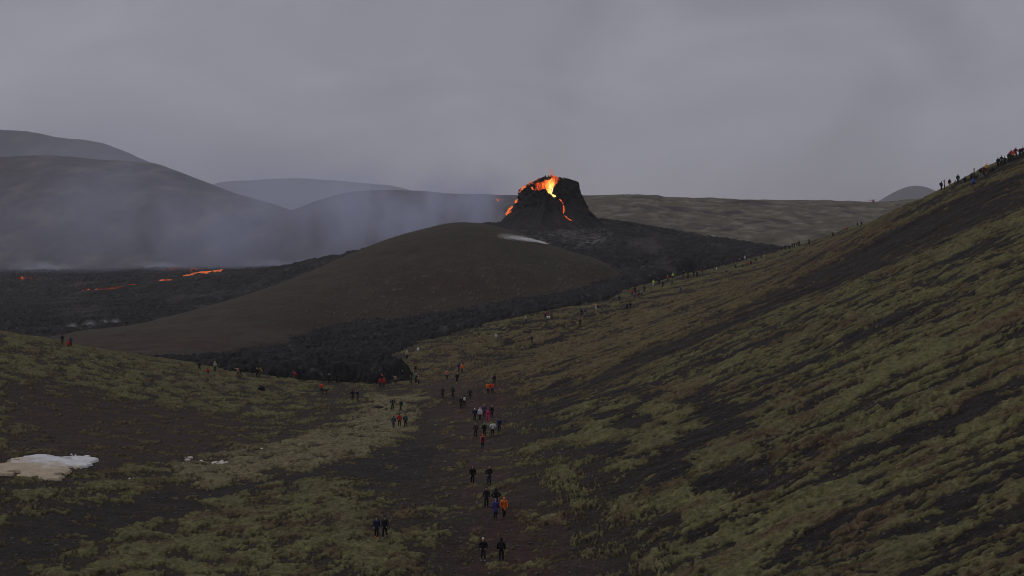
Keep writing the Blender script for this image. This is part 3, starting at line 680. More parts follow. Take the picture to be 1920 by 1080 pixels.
for px, py, rx, rz, dn in ((1018,456.0,2.2,.30,1.3),(1006,453.0,3.4,.50,1.1),(991,450.5,3.8,.85,.9),(974,448,4.4,1.25,.34),(954,445.5,5.0,1.6,.12)):
    q = hill_at(px, py + 1.0) + np.array([0, -2.5, 0.3])
    m = steam_m if dn == 1.2 else vapour_mat('white_steam', (.95, .95, .97), 5.0 * dn, 2.4, (1.6, 1, 1.6), 0.38, 0.68, detail=4)
    vapour('steam', 'thin white steam streaming left from a vent on the brown hill crest', 'steam', q, (rx, 2.0, rz), m, 0, 0.13, 'puffs of white steam on the brown hill crest')
puff_m = vapour_mat('pale_fume', (.9, .9, .95), 0.22, 1.5, (1, 1, 1), 0.30, 0.6)
for px, py, rx, rz, lb in ((139,616,2.2,1.5,'wisp of white steam nearest the hill foot at the left lava edge'),(171,613,2.6,1.9,'largest wisp of white steam along the left lava edge'),(199,608,1.6,1.3,'thin wisp of white steam in the middle of the left lava edge row'),(219,607,2.0,1.3,'low wisp of white steam at the right end of the left lava edge row')):
    q = cast(px, py, lambda x, y: L_tps(x, y), 330, 500)
    vapour('steam', lb, 'steam', (q[0], q[1] - 2, q[2] + 0.6), (rx, 2.0, rz), puff_m, 0, 0, 'wisps of steam along the left lava edge')
vapour('steam', 'white steam plume over the far lava edge just left of the brown hill', 'steam', at(573, 497, 1120), (9, 10, 5), vapour_mat('far_steam', (.92, .93, 1.0), 0.22, 1.5, (1, 1, 1), 0.28, 0.6), 0, 0.3)

for px, py, rx, rz, lb in ((505,496,26,7,'low pale steam bank along the far lava edge, left of the brown hill'),(300,499,30,6,'faint steam bank along the far lava edge behind the dim red river'),(75,503,34,9,'wide pale steam bank along the far lava edge at the far left')):
    vapour('steam', lb, 'steam', at(px, py, 1130), (rx, 12, rz), vapour_mat('bank_steam', (.86, .88, 1.0), 0.085, 2.2, (1.6, 1, .8), 0.36, 0.7), 0, 0.05)
# =====================================================================================
# people: one figure per pose (body, clothes, boots, headgear, pack), copied to each place
# =====================================================================================
def grow(name, chains, vox=0.014, extra=None, sub=1, puff=0.0):
    """one continuous surface grown round a skeleton: chains of (x, y, z, r); the same point twice joins chains"""
    pts, rad, ed, key = [], [], [], {}
    for ch in chains:
        last = None
        for (x, y, z, r) in ch:
            k = (round(x, 4), round(y, 4), round(z, 4))
            if k not in key: key[k] = len(pts); pts.append((x, y, z)); rad.append(r)
            i = key[k]
            if last is not None and last != i: ed.append((last, i))
            last = i
    me = bpy.data.meshes.new(name); me.from_pydata(pts, ed, []); me.update()
    o = bpy.data.objects.new(name, me); COL.objects.link(o)
    o.modifiers.new('skin', 'SKIN')
    for i, r in enumerate(rad):
        sv = me.skin_vertices[0].data[i]; sv.radius = (r, r)
    me.skin_vertices[0].data[0].use_root = True
    s = o.modifiers.new('sub', 'SUBSURF'); s.levels = sub; s.render_levels = sub
    dg = bpy.context.evaluated_depsgraph_get()
    m2 = bpy.data.meshes.new_from_object(o.evaluated_get(dg))
    bpy.data.objects.remove(o); bpy.data.meshes.remove(me)
    bm = bmesh.new(); bm.from_mesh(m2)
    for f in (extra or []): f(bm)
    bm.to_mesh(m2); bm.free()
    o = bpy.data.objects.new(name, m2); COL.objects.link(o)
    r = o.modifiers.new('remesh', 'REMESH'); r.mode = 'VOXEL'; r.voxel_size = vox
    sm = o.modifiers.new('smooth', 'SMOOTH'); sm.factor = 0.5; sm.iterations = 2
    dg = bpy.context.evaluated_depsgraph_get(); m3 = bpy.data.meshes.new_from_object(o.evaluated_get(dg))
    bpy.data.objects.remove(o); bpy.data.meshes.remove(m2)
    if puff:                                                       # loose cloth: stand off the limbs, with folds
        nrm = [v.normal.copy() for v in m3.vertices]
        for v, n_ in zip(m3.vertices, nrm): v.co += n_ * puff * (1 + 0.14 * math.sin(v.co.z * 55 + v.co.x * 20))
    m3.name = name; m3.polygons.foreach_set('use_smooth', np.ones(len(m3.polygons), bool))
    if not m3.materials: m3.materials.append(None)
    return m3
def blob(bm, c, r, rot=None, seg=16):
    M = Matrix.Translation(c) @ (rot or Matrix.Identity(4)) @ Matrix.Diagonal((*r, 1))
    return bmesh.ops.create_uvsphere(bm, u_segments=seg, v_segments=seg // 2 + 2, radius=1.0, matrix=M)['verts']
def head_extra(hd, lean):
    hx, hy, hz = hd
    def f(bm):                                                    # the figure faces -y
        blob(bm, (hx, hy, hz), (.076, .094, .112))                # skull
        blob(bm, (hx, hy - .030, hz - .062), (.052, .058, .055))  # jaw
        blob(bm, (hx, hy - .098, hz - .012), (.015, .022, .026))  # nose
        blob(bm, (hx, hy - .082, hz + .026), (.050, .016, .012))  # brow
        blob(bm, (hx, hy - .084, hz - .055), (.026, .014, .010))  # lips
        for s in (-1, 1): blob(bm, (hx + s * .078, hy + .005, hz - .004), (.014, .026, .034))
    return f
def hand(w, d, up, curl=0.5, side=1):
    """palm, four fingers and a thumb leaving the side of the palm: w wrist, d along the hand, up the back of it"""
    w = Vector(w); d = Vector(d).normalized(); up = Vector(up); s = d.cross(up).normalized() * side; up = s.cross(d).normalized() * side
    P = lambda v, r: (v.x, v.y, v.z, r)
    palm = w + d * .075; ch = [[P(w, .026), P(w + d * .04, .032), P(palm, .034)]]
    for k, (off, ln) in enumerate(((-.030, .070), (-.010, .082), (.010, .076), (.030, .058))):
        a = palm + s * off; b = a + d * ln * .5 - up * .01; c = b + (d * (1 - curl) - up * curl).normalized() * ln * .5
        ch.append([P(palm, .034), P(a + d * .015, .011), P(b, .0095), P(c, .008)])
    t0 = w + d * .035; t1 = t0 - s * .042 + d * .02; t2 = t1 + d * .035 - up * .012
    ch.append([P(w + d * .04, .032), P(t1, .012), P(t2, .0095)])
    return ch
def pose(kind):
    """joints of a 1.75 m figure facing -y, feet at z = 0"""
    J = dict(hip=.93, lean=0.0)
    L = {}
    if kind in ('walk', 'walk2'):
        f = 1 if kind == 'walk' else -1
        J['hip'] = .91
        L['leg'] = {f: [(.09 * f, 0, .90), (.095 * f, -.20, .50), (.095 * f, -.27, .09)], -f: [(-.09 * f, 0, .90), (-.095 * f, .02, .48), (-.10 * f, .27, .15)]}
        L['foot'] = {f: -.02, -f: .06}
        L['arm'] = {f: [(.19 * f, 0, 1.42), (.25 * f, .12, 1.15), (.24 * f, .05, .90)], -f: [(-.19 * f, 0, 1.42), (-.25 * f, -.06, 1.15), (-.22 * f, -.22, .95)]}
        J['lean'] = -.05
    else:
        L['leg'] = {s: [(.09 * s, 0, .92), (.11 * s, -.02, .50), (.125 * s, .02, .09)] for s in (-1, 1)}
        L['foot'] = {1: 0, -1: 0}
        L['arm'] = {s: [(.19 * s, 0, 1.42), (.26 * s, .02, 1.14), (.25 * s, -.06, .89)] for s in (-1, 1)}
        if kind == 'photo': L['arm'] = {s: [(.19 * s, 0, 1.42), (.25 * s, -.20, 1.27), (.08 * s, -.30, 1.52)] for s in (-1, 1)}
        if kind == 'akimbo': L['arm'] = {s: [(.19 * s, 0, 1.42), (.37 * s, .05, 1.19), (.21 * s, -.08, 1.02)] for s in (-1, 1)}
        if kind == 'pockets': L['arm'] = {s: [(.19 * s, 0, 1.42), (.29 * s, .05, 1.16), (.17 * s, -.13, 1.00)] for s in (-1, 1)}
        if kind == 'reach':
            L['arm'][1] = [(.19, 0, 1.42), (.42, -.10, 1.40), (.62, -.20, 1.52)]
        if kind == 'sit':
            L['leg'] = {s: [(.09 * s, 0, .14), (.13 * s, -.36, .46), (.12 * s, -.52, .09)] for s in (-1, 1)}
            L['arm'] = {s: [(.19 * s, .0, .66), (.25 * s, -.14, .45), (.10 * s, -.38, .46)] for s in (-1, 1)}
            J['hip'] = .16
        if kind == 'bend':
            L['leg'] = {s: [(.09 * s, .06, .84), (.12 * s, -.08, .47), (.12 * s, .03, .09)] for s in (-1, 1)}
            L['arm'] = {s: [(.18 * s, -.34, 1.12), (.22 * s, -.42, .84), (.14 * s, -.52, .62)] for s in (-1, 1)}
            J['hip'] = .86; J['lean'] = -.34
    J.update(L); return J
def build_pose(kind):
    J = pose(kind); h = J['hip']; ln = J['lean']
    hipy = J['leg'][1][0][1] * .5
    up = .52 if kind != 'bend' else .30
    sp = [(0, hipy, h, .125), (0, hipy + ln * .35, h + up * .38, .115), (0, hipy + ln * .75, h + up * .76, .135), (0, hipy + ln, h + up, .085), (0, hipy + ln * 1.15 - .01, h + up + .08, .055)]
    hd = (0, hipy + ln * 1.35 - .03, h + up + .205)
    if kind == 'sit': sp = [(0, 0, .16, .13), (0, .04, .36, .12), (0, .04, .56, .135), (0, .01, .68, .085), (0, -.01, .76, .055)]; hd = (0, -.04, .885)
    chest, sh = sp[2], sp[3]
    body = [sp + [(hd[0], hd[1], hd[2] - .04, .07)]]; jac = [[(*p[:3], p[3] + .032) for p in sp[:4]] + [(sp[4][0], sp[4][1], sp[4][2] - .01, .075)]]; tro = [[(*sp[0][:3], .15), (sp[1][0], sp[1][1], sp[0][2] + .10, .14)]]; boots = {}
    coat = [[(*p[:3], p[3] + .036) for p in sp[:4]] + [(sp[4][0], sp[4][1], sp[4][2] - .01, .075)]]
    for s in (-1, 1):
        a, b, c = J['arm'][s]; d = Vector(c) - Vector(b); d.normalize()
        mid = lambda p, q, t: tuple(p[i] + (q[i] - p[i]) * t for i in range(3))
        body.append([sp[3], (*a, .062), (*mid(a, b, .5), .050), (*b, .042), (*mid(b, c, .45), .038), (*c, .027)])
        hb = hand(c, d, Vector((s, 0, .2)) if kind not in ('photo', 'sit') else Vector((0, -.2, 1)), .55, s)
        body += hb
        jac.append([(*sp[3][:3], sp[3][3] + .032), (*a, .092), (*mid(a, b, .5), .078), (*b, .068), (*mid(b, c, .5), .062), (*mid(b, c, .93), .048)])
        coat.append(jac[-1])
        k, kn, an = J['leg'][s]
        body.append([sp[0], (*k, .095), (*mid(k, kn, .5), .078), (*kn, .058), (*mid(kn, an, .35), .056), (*an, .038)])
        tro.append([(*sp[0][:3], .15), (*k, .115), (*mid(k, kn, .5), .096), (*kn, .078), (*mid(kn, an, .4), .074), (*mid(kn, an, .9), .060)])
        tip = J['foot'][s]
        toe = (an[0] + .02 * s, an[1] - .17, max(.035, an[2] - .05 + tip * -.3)); heel = (an[0], an[1] + .05, max(.04, an[2] - .045))
        body.append([(*an, .038), (*heel, .034), (*toe, .028)])
        boots[s] = grow('boot', [[(an[0], an[1], an[2] + .10, .056), (*an, .054), (heel[0], heel[1], heel[2], .048)], [(*an, .054), (*mid(an, toe, .55), .050), (*toe, .040)]], .02)
    if kind not in ('sit', 'bend'):
        jac[0] = [(0, hipy, h - .05, .155)] + jac[0]
        coat[0] = [(0, hipy, h - .32, .185), (0, hipy, h - .12, .168)] + coat[0]
    m = {}
    m['body'] = grow('body', body, .013, [head_extra(hd, ln)])
    m['jacket'] = grow('jacket', jac, .02, puff=.018)
    m['coat'] = grow('coat', coat, .02, puff=.018) if kind in ('walk', 'walk2', 'stand', 'pockets') else m['jacket']
    m['trousers'] = grow('trousers', tro, .02, puff=.006)
    m['boots'] = boots
    def shell(name, f, vox=.012):
        bm = bmesh.new(); f(bm); me = bpy.data.meshes.new(name); bm.to_mesh(me); bm.free()
        o = bpy.data.objects.new(name, me); COL.objects.link(o); r = o.modifiers.new('r', 'REMESH'); r.mode = 'VOXEL'; r.voxel_size = vox
        sm = o.modifiers.new('s', 'SMOOTH'); sm.iterations = 3
        m3 = bpy.data.meshes.new_from_object(o.evaluated_get(bpy.context.evaluated_depsgraph_get())); bpy.data.objects.remove(o); bpy.data.meshes.remove(me)
        m3.name = name; m3.polygons.foreach_set('use_smooth', np.ones(len(m3.polygons), bool))
        if not m3.materials: m3.materials.append(None)
        return m3
    X, Y, Z = hd
    def f_beanie(bm):
        blob(bm, (X, Y + .008, Z + .045), (.088, .105, .088)); blob(bm, (X, Y + .012, Z + .012), (.090, .102, .028)); blob(bm, (X, Y + .01, Z + .14), (.025, .025, .022))
        for v in bm.verts:                                        # lift the front above the brow
            if v.co.y < Y - .06 and v.co.z < Z + .03: v.co.z = Z + .03
    def f_hood(bm):
        blob(bm, (X, Y + .030, Z + .005), (.108, .110, .138)); blob(bm, (X, Y + .05, Z - .10), (.10, .09, .07)); blob(bm, (X, Y + .09, Z - .02), (.07, .06, .09))
        for v in bm.verts:
            if v.co.y < Y - .045: v.co.y = Y - .045
    def f_hair(bm):
        blob(bm, (X, Y + .022, Z + .030), (.086, .098, .100)); blob(bm, (X, Y + .060, Z - .03), (.074, .052, .090))
        for v in bm.verts:
            if v.co.y < Y - .06 and v.co.z < Z + .05: v.co.z = Z + .05
    def f_pack(bm):
        cy, cz = chest[1] + .24, chest[2] - .06
        for (dx, dy, dz, a, b, c) in ((0, 0, 0, .15, .10, .24), (0, .02, .17, .13, .085, .09), (0, .09, -.06, .10, .045, .12), (.15, 0, -.08, .035, .05, .10), (-.15, 0, -.08, .035, .05, .10)):
            r = bmesh.ops.create_cube(bm, size=2.0, matrix=Matrix.Translation((dx, cy + dy, cz + dz)) @ Matrix.Diagonal((a, b, c, 1)))
        for s in (-1, 1):
            pp = [(s * .10, cy - .06, cz + .20), (s * .115, chest[1] - .01, sh[2] + .085), (s * .115, chest[1] - .165, sh[2] - .05), (s * .12, chest[1] - .185, chest[2] - .05), (s * .15, chest[1] - .06, chest[2] - .20), (s * .13, cy - .06, cz - .17)]
            for p, q in zip(pp[:-1], pp[1:]):
                for t in np.linspace(0, 1, 6): blob(bm, tuple(p[i] + (q[i] - p[i]) * t for i in range(3)), (.028, .022, .028), seg=8)
    def f_eye(s): return lambda bm: blob(bm, (X + s * .032, Y - .089, Z + .004), (.013, .010, .009), seg=8)
    m['beanie'] = shell('beanie', f_beanie); m['hood'] = shell('hood', f_hood); m['hair'] = shell('hair', f_hair)
    m['backpack'] = shell('backpack', f_pack, .018); m['eyes'] = [shell('eye', f_eye(s), .004) for s in (-1, 1)]
    return m
POSES = {k: build_pose(k) for k in ('walk', 'walk2', 'stand', 'photo', 'akimbo', 'pockets', 'reach', 'sit', 'bend')}
_cm = {}
def cloth(c, rough=0.85):
    if c not in _cm:
        m = bpy.data.materials.new('cloth'); m.use_nodes = True; t = m.node_tree; b = t.nodes['Principled BSDF']
        b.inputs['Roughness'].default_value = rough; b.inputs['Specular IOR Level'].default_value = 0.2
        n = N(t, 'ShaderNodeTexNoise'); n.inputs['Scale'].default_value = 9; n.inputs['Detail'].default_value = 4; tc = N(t, 'ShaderNodeTexCoord'); t.links.new(tc.outputs['Object'], n.inputs['Vector'])
        r = ramp(t, [(0.3, tuple(v * .8 for v in c)), (0.7, tuple(min(1, v * 1.15) for v in c))]); t.links.new(n.outputs['Fac'], r.inputs[0]); t.links.new(r.outputs[0], b.inputs['Base Color'])
        bp = N(t, 'ShaderNodeBump'); bp.inputs['Distance'].default_value = .02; bp.inputs['Strength'].default_value = .6; t.links.new(n.outputs['Fac'], bp.inputs['Height']); t.links.new(bp.outputs[0], b.inputs['Normal'])
        _cm[c] = m
    return _cm[c]
COLR = dict(black=(.012, .012, .014), dark=(.020, .020, .026), navy=(.016, .022, .065), blue=(.030, .10, .42), slate=(.055, .065, .10), purple=(.055, .045, .19), red=(.42, .030, .028), orange=(.75, .16, .02), vermilion=(.62, .075, .035),
    pink=(.50, .035, .13), rose=(.62, .17, .17), salmon=(.50, .18, .14), maroon=(.11, .018, .028), white=(.62, .62, .64), cream=(.40, .35, .25), grey=(.22, .22, .24), green=(.045, .065, .035), forest=(.020, .045, .028), yellow=(.75, .62, .06), lime=(.60, .75, .10),
    teal=(.02, .16, .17), brown=(.060, .038, .028), tan=(.36, .28, .19), gold=(.62, .36, .06), lilac=(.10, .06, .16), skin=(.42, .26, .19), khaki=(.16, .14, .08))
HAIR = ('brown', 'dark', 'tan', 'black')
PEOPLE = []
def person(px, py, face, posek, jacket, trousers, head, label, pack=None, group=None, boots='dark', coat=False, scale=1.0):
    """feet seen at column px, row py; face is the way they look: 0 towards the viewer's side, 180 away up the valley"""
    PEOPLE.append((px, py, face, posek, jacket, trousers, head, label, pack, group, boots, coat, scale))
def place_people():
    P = [cast(p[0], p[1]) for p in PEOPLE]
    zz = stand_z([q[0] for q in P], [q[1] for q in P])
    rr = random.Random(3)
    for p, q, z in zip(PEOPLE, P, zz):
        px, py, face, pk, jacket, trousers, head, label, pack, group, boots, coat, scale = p
        M = POSES[pk]
        e = bpy.data.objects.new('person', None); COL.objects.link(e); e.location = (q[0], q[1], float(z) + CZ - 0.01)
        e.rotation_euler = (0, 0, math.radians(face + rr.uniform(-12, 12))); s = scale * rr.uniform(.96, 1.04); e.scale = (s, s, s)
        tag(e, label, 'person', group or 'hikers watching the eruption')
        def part(n, me, c):
            o = bpy.data.objects.new(n, me); COL.objects.link(o); o.parent = e
            o.material_slots[0].link = 'OBJECT'; o.material_slots[0].material = cloth(COLR[c]); return o
        bd = part('body', M['body'], 'skin'); part('coat' if coat else 'jacket', M['coat'] if coat else M['jacket'], jacket); part('trousers', M['trousers'], trousers)
        part('boot', M['boots'][1], boots); part('boot', M['boots'][-1], boots)
        kind, hc = head.split('-') if '-' in head else (head, rr.choice(HAIR))
        part(kind, M[kind], hc)
        if q[1] < 190:
            for ey in M['eyes']: part('eye', ey, 'black').parent = bd
        if pack: part('backpack', M['backpack'], pack)
HIK = 'hikers walking along the valley path'
# the near path
person(906, 1053, 0, 'pockets', 'black', 'dark', 'beanie-white', 'person in a black jacket and white beanie, nearest on the valley path', boots='grey')
person(940, 1054, 180, 'stand', 'black', 'black', 'hood-black', 'person in a black hooded jacket with grey pack straps, beside the white beanie walker', pack='dark')
person(706, 1010, 0, 'walk', 'navy', 'black', 'hood-navy', 'person in a navy hooded jacket and orange boots on dark gravel left of the path', boots='orange')
person(722, 1010, 0, 'walk2', 'dark', 'black', 'beanie-black', 'person in black with pale boots, right of the navy jacket on the dark gravel', boots='grey')
person(929, 975, 180, 'walk', 'purple', 'black', 'beanie-grey', 'person in a violet blue coat and pale cap beside the orange coat', coat=True)
person(945, 972, 0, 'walk2', 'orange', 'black', 'hood-orange', 'person in a long orange hooded coat with dark straps, on the near path', pack='dark', coat=True)
person(912, 952, 0, 'stand', 'dark', 'black', 'beanie-black', 'slim person in dark clothes facing the viewer, behind the violet blue coat', boots='black')
person(930, 953, 180, 'akimbo', 'black', 'black', 'hood-black', 'bulky person in a black jacket right behind the violet blue coat', pack='black')
person(886, 909, 0, 'walk', 'black', 'black', 'hood-dark', 'person in black with red orange boots walking on the path', boots='vermilion')
person(917, 910, 20, 'pockets', 'black', 'navy', 'hair-dark', 'person in a black jacket and navy trousers, right of the red orange boots')
person(905, 846, 180, 'walk', 'vermilion', 'navy', 'hood-vermilion', 'person in a red orange hooded jacket with a dark blue backpack', pack='navy')
person(892, 821, 0, 'stand', 'brown', 'black', 'hair-dark', 'person in dark brown, left end of the row of four past the red hood')
person(908, 820, 180, 'walk2', 'dark', 'black', 'hood-grey', 'person in a dark jacket with a grey hood, second in the row of four', pack='black')
person(924, 818, 180, 'akimbo', 'white', 'black', 'hair-dark', 'person in a whitish jacket and black trousers, third in the row of four')
person(936, 811, 180, 'walk', 'purple', 'dark', 'beanie-black', 'person in a violet jacket and dark hat, right end of the row of four', pack='navy')
person(890, 790, 0, 'walk', 'navy', 'dark', 'beanie-white', 'person in a navy jacket and white beanie left of the white hooded jacket')
person(900, 789, 0, 'walk2', 'white', 'black', 'hood-white', 'person in a white hooded jacket and black trousers in the middle of the group')
person(908, 784, 0, 'stand', 'lilac', 'dark', 'hair-tan', 'fair haired person in dark clothes behind the white hooded jacket')
person(915, 791, 0, 'walk', 'pink', 'pink', 'beanie-maroon', 'person dressed all in pink right of the white hooded jacket')
person(922, 784, 180, 'stand', 'maroon', 'black', 'beanie-tan', 'person in a maroon jacket and tan beanie behind the one all in pink', pack='black')
person(865, 767, 180, 'stand', 'black', 'dark', 'hair-tan', 'fair haired person in black beside the white backpack')
person(871, 764, 180, 'walk', 'black', 'black', 'hair-dark', 'person in black with a white backpack', pack='white')
person(738, 805, 180, 'walk', 'slate', 'slate', 'hair-dark', 'person in slate blue, left of three on the pale moss')
person(749, 802, 180, 'stand', 'red', 'black', 'hair-dark', 'person in a red jacket, middle of three on the pale moss')
person(760, 803, 180, 'walk2', 'navy', 'black', 'beanie-dark', 'person in navy with a slate backpack, right of three on the pale moss', pack='slate')
person(736, 771, 0, 'akimbo', 'dark', 'black', 'hair-dark', 'person in black with a grey bag strap, left of two above the trio', pack='grey')
person(752, 773, -60, 'walk', 'forest', 'dark', 'beanie-black', 'person in dark green striding left, right of two above the trio')
person(661, 752, 180, 'akimbo', 'black', 'black', 'hair-black', 'person in black standing left of the one with raised arms')
person(671, 753, -90, 'photo', 'black', 'black', 'hair-black', 'person in black with arms raised to take a photo')
person(603, 738, 180, 'pockets', 'vermilion', 'black', 'hair-dark', 'person in a red jacket alone with a dark dog before the lava front')
person(830, 748, 180, 'walk', 'brown', 'black', 'hair-dark', 'person in dark brown, left of three strung out on the red soil')
person(849, 747, 180, 'walk2', 'forest', 'black', 'hood-forest', 'person in a long dark green coat, middle of three strung out on the red soil', coat=True)
person(881, 748, 180, 'stand', 'dark', 'black', 'hair-dark', 'person in dark clothes with a grey backpack on the red soil', pack='slate')
person(915, 739, 180, 'walk', 'orange', 'black', 'hair-dark', 'person in an orange jacket and dark trousers, left of the red orange pair')
person(923, 738, 180, 'walk2', 'vermilion', 'dark', 'hair-dark', 'person in a red jacket, right of the red orange pair')
person(927, 723, 180, 'stand', 'black', 'black', 'hood-black', 'person in black right behind the red orange pair')
person(860.5, 699, 180, 'walk', 'purple', 'dark', 'hood-purple', 'person in a violet jacket beside the bright orange one')
person(866, 699, 180, 'walk2', 'orange', 'dark', 'beanie-yellow', 'person in a bright orange jacket and yellow hat')
person(838, 713, 0, 'pockets', 'salmon', 'dark', 'hair-brown', 'person in a salmon jacket below the lava edge')
person(857, 718, 0, 'walk', 'dark', 'black', 'hair-dark', 'person in dark clothes and white shoes below the violet jacket', boots='white')
# crowd at the end of the lava tongue
person(713, 727, 180, 'stand', 'red', 'black', 'hair-dark', 'person in a red jacket at the lava tongue, left of the red pair')
person(720, 727, 180, 'stand', 'red', 'maroon', 'beanie-rose', 'person in red with a pink hat, right of the red pair at the lava tongue')
person(715.5, 718, 180, 'photo', 'rose', 'maroon', 'hood-rose', 'person in a pale pink hooded jacket behind the red pair at the lava tongue')
person(741, 721, 160, 'reach', 'green', 'dark', 'hair-brown', 'person in a green jacket with one arm out at the lava tongue')
person(755, 713, 180, 'stand', 'black', 'black', 'beanie-grey', 'person in black with a grey hat at the lava tongue, right of the green jacket')
person(770, 721, 180, 'stand', 'black', 'dark', 'beanie-tan', 'person in dark clothes with a green backpack and tan hat at the lava tongue', pack='green')
person(780, 719, 160, 'pockets', 'dark', 'black', 'beanie-white', 'person in dark clothes with a teal pack and white hat at the lava tongue', pack='teal')
person(785, 720, -100, 'reach', 'navy', 'black', 'hair-dark', 'person in navy pointing right at the lava tongue')
person(779, 701, 0, 'stand', 'dark', 'black', 'hood-purple', 'person in dark clothes with a tan pack, behind the white hat at the lava tongue', pack='tan')
person(658, 709, 180, 'stand', 'lilac', 'dark', 'hair-dark', 'person in a dim purple jacket against the black lava tongue')
person(374, 697, 180, 'stand', 'black', 'black', 'beanie-dark', 'tall person in black at the left end of the lava tongue row')
person(389.5, 700, 180, 'sit', 'red', 'black', 'hair-dark', 'person in red sitting low behind the mossy rise')
person(403, 697, 180, 'stand', 'cream', 'dark', 'beanie-lime', 'person in a cream jacket and yellow green hat half hidden by the rise')
person(445.5, 707, 180, 'reach', 'red', 'maroon', 'hair-dark', 'person in a red jacket raising an arm before the lava')
person(451, 707, 180, 'stand', 'black', 'black', 'hair-dark', 'person in black right of the raised red arm')
person(482, 708, 180, 'stand', 'black', 'black', 'beanie-white', 'person in black with a white hat left of the brown coat')
person(488, 707, 180, 'akimbo', 'gold', 'brown', 'hood-gold', 'person in a golden jacket with a dark brown backpack before the lava', pack='brown')
person(556, 713, -90, 'bend', 'red', 'maroon', 'hair-dark', 'person in red bending forward before the lava front')
person(566, 712, 180, 'stand', 'navy', 'black', 'hair-dark', 'person in navy right of the bending red figure')
person(617, 719, 180, 'stand', 'black', 'black', 'beanie-white', 'person in black with a white hat at the foot of the lava front')
person(632, 719, 180, 'stand', 'dark', 'black', 'hair-dark', 'person in dark grey at the foot of the lava front, right of the white hat')
# the left rise
person(117, 646, 180, 'stand', 'black', 'black', 'hair-black', 'person in black standing on the crest of the left rise')
person(128, 650, 180, 'sit', 'red', 'red', 'hood-red', 'person in red sitting on the crest of the left rise')
person(133, 649, 180, 'stand', 'slate', 'dark', 'hair-dark', 'person in a slate blue jacket on the crest of the left rise')
# up the right slope along the lava
EDGE = 'people along the lava edge under the right slope'
E = lambda *a, **k: person(*a, **{'group': EDGE, **k})
E(763, 673, 180, 'stand', 'cream', 'black', 'beanie-white', 'person in a cream top and white hat where moss meets the lava above the tongue')
E(784, 660, 180, 'sit', 'white', 'grey', 'hood-white', 'person in white sitting at the lava edge above the tongue')
E(930, 637, 200, 'stand', 'white', 'grey', 'beanie-white', 'slim person all in pale clothes alone on the moss below the lava edge')
E(986, 605, 180, 'stand', 'cream', 'dark', 'hair-tan', 'person in a cream top at the lava edge left of the red pair')
E(1022.5, 600, 180, 'stand', 'maroon', 'dark', 'beanie-red', 'person in a dark red top left of the white dog')
E(1035, 599, -60, 'bend', 'brown', 'maroon', 'hood-red', 'person with a red hood bending over the white dog')
E(997, 645, 180, 'walk', 'dark', 'black', 'hair-dark', 'person in dark blue grey alone on the brown slope')
E(1090, 594, 180, 'stand', 'black', 'black', 'hair-dark', 'person in black left of the violet jacket at the lava edge')
E(1097, 593, 180, 'stand', 'purple', 'grey', 'beanie-purple', 'person in a violet jacket and pale trousers at the lava edge')
E(1088, 612, 180, 'walk', 'black', 'black', 'hood-black', 'person in black walking below the violet jacket and pale trousers')
E(1117, 582, 180, 'reach', 'white', 'white', 'hair-tan', 'slim person in white left of the dark brown figure at the lava edge')
E(1121.5, 585, 180, 'stand', 'brown', 'grey', 'hair-dark', 'person in dark brown right of the slim white one at the lava edge')
E(1176, 581, 180, 'walk', 'navy', 'black', 'hair-dark', 'person in navy, left of the dark pair on the slope')
E(1182, 580, 180, 'walk2', 'black', 'black', 'hood-black', 'person in black, right of the dark pair on the slope')
E(1161, 566, 180, 'stand', 'navy', 'black', 'hair-dark', 'person in dark navy against the lava left of the red jackets')
E(1185, 554, 180, 'stand', 'red', 'dark', 'hair-brown', 'person in a bright red jacket in the cluster at the lava edge')
E(1190.5, 550, 180, 'stand', 'black', 'black', 'hair-dark', 'person in black right of the bright red jacket in the cluster')
E(1190, 563, 180, 'pockets', 'lilac', 'maroon', 'hair-tan', 'person in a dusky purple jacket below the bright red jacket')
E(1197.5, 561, 180, 'stand', 'maroon', 'black', 'hair-dark', 'person in maroon right of the dusky purple jacket')
E(1203, 553, 180, 'bend', 'grey', 'dark', 'hood-grey', 'person in a grey jacket bending at the lava edge')
E(1208, 549, 180, 'stand', 'navy', 'black', 'hair-dark', 'person in navy right of the bending grey jacket')
E(1225, 538, 180, 'stand', 'lime', 'white', 'hair-tan', 'person in a yellow green jacket and white trousers at the lava edge')
E(1236, 535, 180, 'stand', 'black', 'black', 'hair-dark', 'person in black right of the white trousers at the lava edge')
E(1243, 538, 180, 'pockets', 'dark', 'black', 'hair-brown', 'person in dark grey below the red jacket with the white cap')
E(1252, 528, 180, 'stand', 'red', 'dark', 'beanie-white', 'person in a red jacket and white cap left of the lime jacket')
E(1261.5, 525, 180, 'stand', 'lime', 'navy', 'beanie-lime', 'person in a lime jacket and navy trousers at the lava edge')
E(1260, 536, 180, 'stand', 'green', 'green', 'hair-dark', 'person in dull green just below the lime jacket')
E(1277, 546, 180, 'sit', 'blue', 'navy', 'hood-blue', 'person in bright blue sitting on the slope below the crowd')
E(1281, 520, 180, 'stand', 'black', 'black', 'beanie-white', 'person in black with a white hat above the sitting blue one')
E(1290, 523, 180, 'stand', 'brown', 'black', 'hair-dark', 'person in dull brown right of the black one with white hat')
E(1301, 519, 180, 'stand', 'black', 'black', 'hair-dark', 'person in black, left of a tight pair in the upper crowd')
E(1307, 520, 180, 'pockets', 'navy', 'black', 'hair-dark', 'person in navy, right of a tight pair in the upper crowd')
E(1317, 513, 180, 'stand', 'maroon', 'black', 'hair-dark', 'person in maroon in the upper crowd left of the white hat in the lava shade')
E(1323, 509, 180, 'stand', 'black', 'black', 'beanie-white', 'person in black under a white hat in the middle of the upper crowd')
E(1332, 506, 180, 'stand', 'brown', 'maroon', 'hair-tan', 'fair haired person in brown in the upper crowd')
